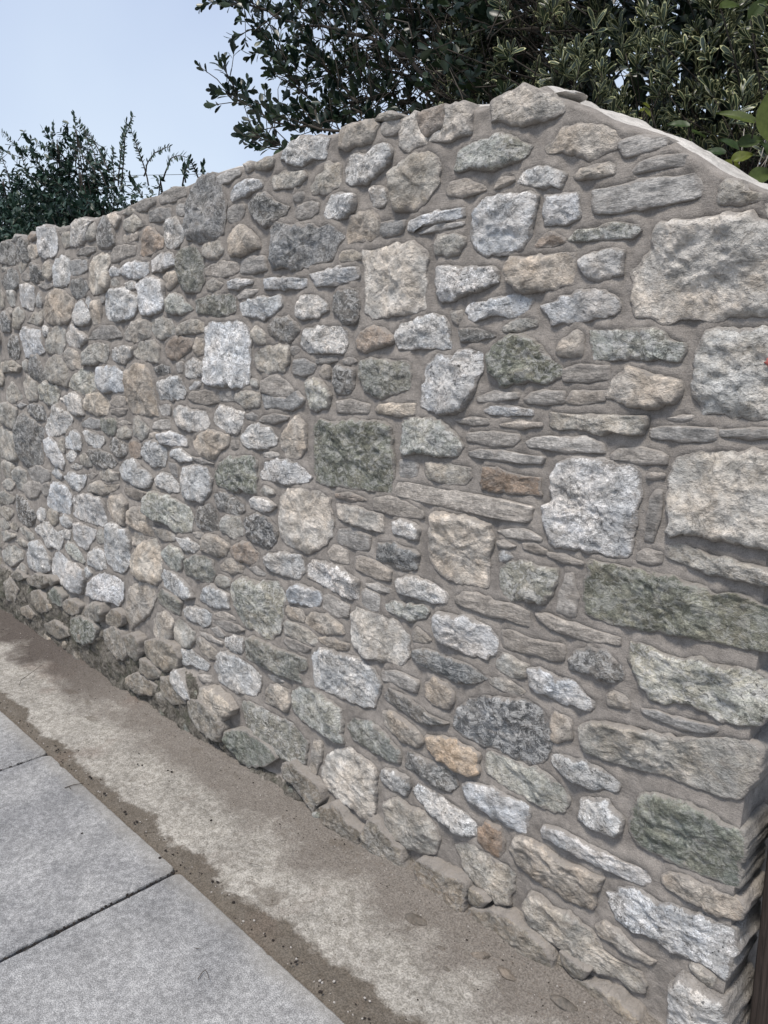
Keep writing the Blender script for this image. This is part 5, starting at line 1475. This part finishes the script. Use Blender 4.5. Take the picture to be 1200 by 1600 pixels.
tips, axes = shrub_tips(3000, 0.0, 0.42)
P, D, U, S = rosettes(tips, axes, 8, 12, 0.35, 1.25, (0.75, 1.25), rg, 0.045)
tone = np.clip(rg.random(len(P)) ** 1.8, 0, 1)
scatter_leaves('foliage', leaf_template(0.0108, 0.039, True, 0.16), P, D, U, S, [L_VAR, L_EDGE], shrub, tone)
t2, a2 = shrub_tips(3600, 0.42, 1.15)
P, D, U, S = rosettes(t2, a2, 7, 9, 0.35, 1.35, (0.8, 1.3), rg, 0.05)
scatter_leaves('inner_foliage', leaf_template(0.019, 0.044, False, 0.16), P, D, U, S, [L_TREE], shrub, np.clip(rg.random(len(P)) ** 2.5, 0, 1))  # shade of the shrub's interior put into the darker colour of these leaves
parts = []
for k in rg.choice(len(tips), 1100, replace=False):
    a = axes[k] / np.linalg.norm(axes[k]); p = tips[k]
    q = p - a * rg.uniform(0.12, 0.28) + rg.normal(0, 0.03, 3) + np.array([0, 0.06, -0.03])
    parts.append(tube(np.array([q - so, (p + q) / 2 - so + rg.normal(0, 0.008, 3), p - so]), 0.0022, 0.0012, 4))
V, F = merge(parts); o = mesh_obj('twiggy_shoots', V, F, BARK, shrub); o['kind'] = 'stuff'

# --- dark hedge closing the garden behind the shrub
rg = np.random.default_rng(77)
hedge = tag(empty('hedge', (-2.0, 2.4, 0)), 'dark green hedge mass closing the view behind the variegated shrub', 'hedge')
ho = np.array(hedge.location)
n = 17000
P = np.stack([rg.uniform(-3.2, 1.2, n), 2.2 + rg.uniform(0, 0.6, n), rg.uniform(0.6, 4.0, n)], -1)
P = P[(P[:, 0] > -3.05 + 0.25 * np.sin(P[:, 2] * 5))]
D = rg.normal(0, 1, P.shape) + np.array([0, -0.3, 0.3]); U = rg.normal(0, 0.5, P.shape) + np.array([0, -0.7, 0.5])
scatter_leaves('foliage', leaf_template(0.042, 0.085, False, 0.12), P, D, U, rg.uniform(0.7, 1.3, len(P)), [L_TREE], hedge, np.clip(rg.random(len(P)) ** 3, 0, 1))
for k in range(8):
    a = np.array([-2.7 + 0.5 * k, 2.5, 0]); V, F = tube(branch_path(a, a + [rg.uniform(-.3, .3), 0, 3.3], 10, 0.15, rg) - ho, 0.03, 0.01, 7); mesh_obj('trunk', V, F, BARK, hedge)

# --- evergreen tree with leathery dark leaves left of it
tree = tag(empty('evergreen_tree', (-2.0, 1.35, 0)), 'dark evergreen tree with leathery oval leaves and thin limbs reaching left over the wall', 'tree')
to = np.array(tree.location)
rg = np.random.default_rng(5)
def limb(name, P, r0, r1, n=7):
    V, F = tube(np.asarray(P) - to, r0, r1, n); return mesh_obj(name, V, F, BARK, tree)
YT = 0.95
root = np.array([-2.05, 1.15, 0.0])
stems = []
for k, (px, py) in enumerate([(690, -60), (735, -60), (640, -70), (770, -40), (590, -60), (710, -60), (665, -60)]):
    b = at(px, py, 0.95 + 0.12 * (k % 3)); a = at(685 + 9 * k, 200, 1.0 + 0.05 * k); g0 = np.array([a[0] - 0.02, a[1] + 0.05, 0.0])
    limb('trunk', np.vstack([branch_path(g0, a, 6, 0.12, rg), branch_path(a, b, 9, 0.2, rg)[1:]]), 0.020 if k < 2 else 0.012, 0.006)
    stems.append((a, b))
limbs = [ # traced limbs: pixel path and depth behind the wall
 ([(690, 175), (640, 160), (600, 148), (560, 160), (520, 175), (480, 190)], 0.75, 0.009),
 ([(560, 205), (500, 202), (455, 195), (410, 178), (380, 160), (355, 138)], 0.40, 0.005),
 ([(690, 150), (640, 90), (580, 60), (500, 40), (440, 30), (385, 5)], 0.70, 0.009),
 ([(500, 190), (480, 150), (455, 120), (440, 95), (430, 70), (395, 45)], 0.55, 0.005),
 ([(680, 160), (640, 120), (590, 100), (540, 105), (500, 120), (465, 125)], 0.75, 0.007),
 ([(600, 60), (560, 20), (520, -10), (480, -40)], 0.8, 0.007),
 ([(700, 160), (660, 60), (640, 0), (620, -50)], 0.9, 0.009),
 ([(440, 30), (410, 14), (370, 2), (340, -6)], 0.65, 0.005),
 ([(500, 225), (460, 232), (430, 226), (405, 212)], 0.30, 0.003),
 ([(560, 160), (530, 130), (505, 95), (480, 60)], 0.65, 0.006),
 ([(640, 175), (600, 185), (565, 175), (520, 190), (500, 200)], 0.6, 0.005)]
tips, axes = [], []
for pts, yy, r in limbs:
    P = np.array([at(x, y, yy + 0.03 * math.sin(i * 2.1)) for i, (x, y) in enumerate(pts)])
    # densify
    Q = [P[0]]
    for i in range(len(P) - 1):
        for s in (0.33, 0.66, 1.0): Q.append(P[i] * (1 - s) + P[i + 1] * s + rg.normal(0, 0.006, 3) * (s < 1))
    Q = np.array(Q); limb('branch', Q, r, r * 0.35)
    for i in range(3, len(Q)):
        for _ in range(3 if i < len(Q) - 1 else 2):
            d = (Q[i] - Q[i - 1]); d /= np.linalg.norm(d)
            a = d * 0.7 + rg.normal(0, 0.55, 3) + np.array([0, -0.1, 0.35])
            a /= np.linalg.norm(a); l = rg.uniform(0.03, 0.16)
            p = Q[i] + a * l
            V, F = tube(np.array([Q[i], Q[i] + a * l * 0.5 + rg.normal(0, 0.006, 3), p]) - to, 0.0022, 0.0012, 4)
            tips.append((p, a, (V, F)))
        if i == len(Q) - 1:
            tips.append((Q[i], d, None))
twv = [x[2] for x in tips if x[2] is not None]
T_p = [x[0] for x in tips]; T_a = [x[1] for x in tips]
# the leafy mass of the crown
cnt = 0
while cnt < 1180:
    px = rg.uniform(350, 800); py = rg.uniform(-160, 185); yy = rg.uniform(0.5, 1.7)
    lim = 0
    edge = 470 + 120 * math.sin(py * 0.021 + 0.4) * 0.4 - 0.10 * (py - 60)
    dens = np.clip((px - edge + 60) / 110, 0, 1)
    if px > 600: dens = max(dens, 0.75)
    if py > 110 and px < 640: dens *= 0.30
    if py > 140: dens *= 0.6
    if py < 20: dens = max(dens, 0.9 if px > 470 else 0.35 * (px > 400))
    if fbm(np.array([[px * 0.020, py * 0.020, yy * 3]]), 11, 2)[0] < -0.08: dens *= 0.22
    if rg.random() > dens: continue
    p = at(px, py, yy)
    if p[2] > 3.6: continue
    a = np.array([-0.5, -0.25, 0.45]) + rg.normal(0, 0.5, 3); a /= np.linalg.norm(a)
    T_p.append(p); T_a.append(a); cnt += 1
    if rg.random() < 0.75:
        q = p - a * rg.uniform(0.10, 0.34) + np.array([0.05, 0.02, -0.03])
        twv.append(tube(np.array([q, (p + q) / 2 + rg.normal(0, 0.015, 3), p]) - to, 0.0028, 0.0013, 4))
P, D, U, S = rosettes(np.array(T_p), np.array(T_a), 4, 8, 0.4, 1.15, (0.7, 1.15), rg, 0.05)
scatter_leaves('foliage', leaf_template(0.021, 0.043, False, 0.10), P, D, U, S, [L_TREE], tree, np.clip(rg.random(len(P)) ** 2.2, 0, 1))
for _ in range(170):        # bare fine twigs criss-crossing under the crown
    p = at(rg.uniform(520, 790), rg.uniform(60, 195), rg.uniform(0.55, 1.3)); d = rg.normal(0, 1, 3) * np.array([1, 0.3, 0.8]); d /= np.linalg.norm(d)
    twv.append(tube(branch_path(p, p + d * rg.uniform(0.12, 0.35), 4, 0.2, rg) - to, 0.0025, 0.001, 4))
V, F = merge(twv); o = mesh_obj('fine_twigs', V, F, BARK, tree); o['kind'] = 'stuff'

# --- shrubs at the far left
def spray(base, tip, nleaf, rg, sag=0.12):
    P = branch_path(base, tip, 10, 0.10, rg, sag)
    LP, LD, LU, LS = [], [], [], []
    for i in range(nleaf):
        s = 0.25 + 0.75 * (i + rg.random()) / nleaf; f = s * 10; k = min(9, int(f)); p = P[k] + (P[k + 1] - P[k]) * (f - k)
        d = P[k + 1] - P[k]; d /= np.linalg.norm(d); side = np.cross(d, [0.3, -1, 0.2]); side /= np.linalg.norm(side)
        sg = 1 if i % 2 else -1
        LP.append(p); LD.append(d * 0.6 + side * sg * 0.9 + rg.normal(0, 0.2, 3) + np.array([0, 0, -0.1])); LU.append(np.array([0, -0.6, 0.7]) + rg.normal(0, 0.4, 3)); LS.append(rg.uniform(0.6, 1.1))
    return P, LP, LD, LU, LS
def left_shrub(name, label, cx, cy, heads, sprays, seed, w, L, group=None):
    rg = np.random.default_rng(seed)
    s = tag(empty(name, (cx, cy, 0)), label, 'shrub', group); o0 = np.array(s.location)
    LP, LD, LU, LS, tw = [], [], [], [], []
    for (px, py, rx, n, yy) in heads:        # each head: a column of leafy stems below a top point
        topp = at(px, py, yy); m_ = np.linalg.norm(topp - CAM) / F_PX
        for _ in range(max(3, n // 60)):
            a = np.array([topp[0] + rg.normal(0, rx * m_ * 0.3), topp[1] + rg.normal(0, 0.1), 0.2])
            V, F = tube(branch_path(a, topp - [0, 0, 0.05], 8, 0.08, rg) - o0, 0.008, 0.003, 5); mesh_obj('trunk', V, F, BARK, s)
        for _ in range(int(n * 1.9)):
            q = rg.random() ** 0.8
            z = topp[2] - q * 1.05
            r = rx * m_ * min(1, 0.12 + q * 1.7)
            p = np.array([topp[0] + rg.normal(0, r * 0.52), topp[1] + rg.normal(0, 0.16), z])
            if fbm(p[None] * 9, seed, 2)[0] < -0.22: continue
            a = np.array([rg.normal(0, 0.6), -0.3 + rg.normal(0, 0.5), 0.5 + rg.normal(0, 0.4)])
            for i in range(7):
                LP.append(p - a * 0.012 * i); LD.append(a * 0.5 + rg.normal(0, 0.6, 3)); LU.append(np.array([0, -0.5, 0.8]) + rg.normal(0, 0.4, 3)); LS.append(rg.uniform(0.7, 1.2))
            if rg.random() < 0.4: tw.append(tube(np.array([p - a * 0.15, p]) - o0, 0.002, 0.0012, 4))
    for (x0, y0, x1, y1, n, yy) in sprays:
        P, a, b, c, d = spray(at(x0, y0, yy + 0.05), at(x1, y1, yy), int(n * 1.7), rg)
        V, F = tube(P - o0, 0.0045, 0.0018, 5); mesh_obj('branch', V, F, BARK, s)
        LP += a; LD += b; LU += c; LS += [v * 0.85 for v in d]
    scatter_leaves('foliage', leaf_template(w, L, False, 0.08, 0.3), np.array(LP), np.array(LD), np.array(LU), np.array(LS), [L_LEFT], s, np.random.default_rng(seed).random(len(LP)) ** 1.7)
    if tw:
        V, F = merge(tw); o = mesh_obj('fine_twigs', V, F, BARK, s); o['kind'] = 'stuff'
left_shrub('leafy_shrub', 'dark shrub with small pointed leaves and the tallest upright stems at the left', -4.6, 1.0,
    [(88, 206, 24, 260, 0.95), (118, 190, 9, 60, 0.9), (125, 256, 36, 420, 1.0), (75, 280, 46, 420, 1.0), (160, 306, 42, 340, 0.9)],
    [(118, 260, 116, 177, 14, 0.9), (84, 250, 84, 192, 14, 0.95), (170, 300, 122, 190, 22, 0.9)], 31, 0.023, 0.045)
left_shrub('leafy_shrub', 'dark bushy shrub cut by the left edge of the photograph', -5.8, 1.1,
    [(4, 270, 30, 360, 1.0), (30, 300, 42, 340, 1.0), (-50, 240, 60, 300, 1.1), (50, 325, 60, 300, 1.0)],
    [(60, 310, 2, 206, 22, 1.0), (90, 300, 30, 232, 20, 1.0), (110, 280, 56, 222, 18, 0.95), (20, 300, -4, 226, 14, 1.0)], 33, 0.023, 0.045)
left_shrub('arching_shrub', 'loose shrub with thin arching leafy sprays rising above the left part of the wall', -3.7, 0.8,
    [(250, 266, 22, 190, 0.75), (205, 298, 36, 220, 0.8), (235, 290, 40, 200, 0.8)],
    [(190, 300, 208, 180, 30, 0.8), (185, 290, 198, 190, 24, 0.8), (232, 290, 205, 205, 22, 0.75), (225, 275, 266, 230, 18, 0.75), (170, 270, 130, 200, 22, 0.8),
     (255, 280, 292, 246, 14, 0.7), (285, 290, 296, 248, 14, 0.65), (312, 285, 296, 250, 16, 0.65), (318, 282, 318, 258, 10, 0.65), (290, 285, 286, 262, 8, 0.65), (180, 300, 176, 230, 18, 0.8), (150, 270, 106, 228, 14, 0.8)], 35, 0.016, 0.037)

# --- broad leaved plant at the right
pl = tag(empty('broad_leaved_plant', (-0.7, 0.75, 0)), 'yellow green broad leaved plant leaning in behind the low end of the wall', 'plant')
po = np.array(pl.location)
rg = np.random.default_rng(9)
def broad(px, py, yy, L, w, ang, tonev, lean=-0.3, fold=0.15):
    rows = np.linspace(0, 1, 11); cols = np.linspace(-1, 1, 9); V, F = [], []
    for r_ in rows:
        ww = math.sin(math.pi * min(1, r_ * 0.96 + 0.03) ** 0.8) ** 0.75 * w / 2
        for c_ in cols:
            se = 0.03 * w * math.sin(r_ * 60) * abs(c_) ** 4
            V.append((c_ * ww + se, (r_ - 0.5) * L, fold * w * abs(c_) - 0.25 * L * (r_ - 0.4) ** 2 + 0.012 * w * math.cos(r_ * 40 + abs(c_) * 5)))
    for a in range(10):
        for b in range(8): F.append((a * 9 + b, a * 9 + b + 1, (a + 1) * 9 + b + 1, (a + 1) * 9 + b))
    V = np.array(V)
    d = RIGHT * math.cos(ang) + UP * math.sin(ang) + FWD * rg.normal(0, 0.25); d /= np.linalg.norm(d)
    n = -FWD + UP * 0.5 + rg.normal(0, 0.3, 3); s = np.cross(d, n); s /= np.linalg.norm(s); u = np.cross(s, d)
    p = at(px, py, yy)
    W = V[:, :1] * s + V[:, 1:2] * d + V[:, 2:] * u
    o = mesh_obj('leaf', W, F, L_BROAD, pl, cols=np.tile((tonev, tonev, tonev, 1), (len(W), 1)))
    o.location = p - po
    st = p - d * L * 0.45
    g0 = at(px + rg.uniform(-20, 60), 420, yy + 0.25)
    V, F = tube(branch_path(st - po, g0 - po, 6, 0.08, rg, -0.05), 0.0018, 0.0028, 5); mesh_obj('stalk', V, F, BARK, pl)
for a in [(1214, 178, 0.30, 0.11, 0.080, 1.65, 0.45), (1152, 182, 0.33, 0.085, 0.026, 2.75, 0.35), (1160, 246, 0.34, 0.046, 0.030, 0.3, 0.6), (1142, 258, 0.34, 0.040, 0.026, 2.7, 0.65),
          (1172, 222, 0.36, 0.05, 0.032, 0.2, 0.2), (1140, 226, 0.38, 0.05, 0.034, 2.6, 0.08), (1118, 238, 0.40, 0.045, 0.028, 3.0, 0.05), (1092, 210, 0.42, 0.042, 0.030, 0.0, 0.15),
          (1060, 196, 0.42, 0.05, 0.036, 2.9, 0.1), (1188, 275, 0.30, 0.06, 0.035, 0.4, 0.3), (1140, 10, 0.56, 0.05, 0.035, 0.2, 0.25), (1185, 14, 0.55, 0.05, 0.035, 0.9, 0.2),
          (1010, 165, 0.36, 0.024, 0.016, 2.9, 0.8), (1004, 172, 0.36, 0.022, 0.013, 3.6, 0.8), (1012, 176, 0.36, 0.022, 0.013, 5.4, 0.8), (1200, 240, 0.36, 0.06, 0.04, 2.0, 0.15)]:
    broad(*a)
for k in range(14):
    x = 1150 + 4.5 * k
    V, F = tube(branch_path(at(x, 300, 0.36) - po, at(x + rg.uniform(10, 60), rg.uniform(170, 240), 0.42) - po, 6, 0.1, rg), 0.0014, 0.0008, 5)
    mesh_obj('stalk', V, F, TWIG if k % 3 else CR_P, pl)

# ------------------------------------------------------------------ a house roof far behind the left shrubs, and a cable
t = NT('roof_tile_grey'); ROOF = t.done(t.mix(t.noise(t.pos((1, 1, 6)), 3, 4), (0.05, 0.055, 0.052), (0.10, 0.105, 0.10)), 0.85)
t = NT('house_render'); REN = t.done(t.mix(t.noise(t.pos(), 3, 4), (0.35, 0.34, 0.31), (0.46, 0.45, 0.42)), 0.9)
t = NT('window_glass'); GL = t.done((0.03, 0.035, 0.04), 0.1, None, 0.5)
hc = at(150, 345, 16.0); hx, hy = hc[0], 16.0
zr = float(at(178, 276, 16.0)[2])
house = tag(empty('house', (hx, hy, 0)), 'house with a grey pitched roof just showing through the shrubs on the left', 'house')
def bxm(x0, x1, y0, y1, z0, z1):
    V = np.array([(x, y, z) for z in (z0, z1) for y in (y0, y1) for x in (x0, x1)], float)
    return V, [(0, 2, 3, 1), (4, 5, 7, 6), (0, 1, 5, 4), (2, 6, 7, 3), (0, 4, 6, 2), (1, 3, 7, 5)]
V, F = bxm(-5, 3.2, 0, 7, 0, zr - 2.6); mesh_obj('wall', V, F, REN, house, smooth=False)
V = np.array([(-5.3, -0.3, zr - 2.7), (3.5, -0.3, zr - 2.7), (3.5, 7.3, zr - 2.7), (-5.3, 7.3, zr - 2.7), (-3.6, 3.5, zr), (1.8, 3.5, zr),
              (-5.3, -0.3, zr - 2.85), (3.5, -0.3, zr - 2.85), (3.5, 7.3, zr - 2.85), (-5.3, 7.3, zr - 2.85)])
mesh_obj('roof', V, [(0, 1, 5, 4), (1, 2, 5), (2, 3, 4, 5), (3, 0, 4), (6, 7, 1, 0), (7, 8, 2, 1), (8, 9, 3, 2), (9, 6, 0, 3), (9, 8, 7, 6)], ROOF, house, smooth=False)
for wx in (-3.6, -1.0, 1.4):
    V, F = bxm(wx - 0.55, wx + 0.55, -0.06, -0.003, zr - 4.3, zr - 3.2); w_ = mesh_obj('window', V, F, REN, house, smooth=False)
    V, F = bxm(wx - 0.47, wx + 0.47, -0.08, -0.062, zr - 4.22, zr - 3.28); mesh_obj('pane', V, F, GL, w_, smooth=False)
cb = NT('cable_black'); CB = cb.done((0.05, 0.05, 0.055), 0.6)
a, b = at(-200, 262, 14), at(700, 262, 13)
P = np.array([a + (b - a) * k / 40 - np.array([0, 0, 0.35]) * math.sin(math.pi * k / 40) for k in range(41)])
a0 = P[0].copy(); V, F = tube(P - a0, 0.009, 0.009, 6)
o = mesh_obj('overhead_cable', V, F, CB); o.location = a0
tag(o, 'thin overhead cable crossing the sky low above the left part of the wall', 'cable')
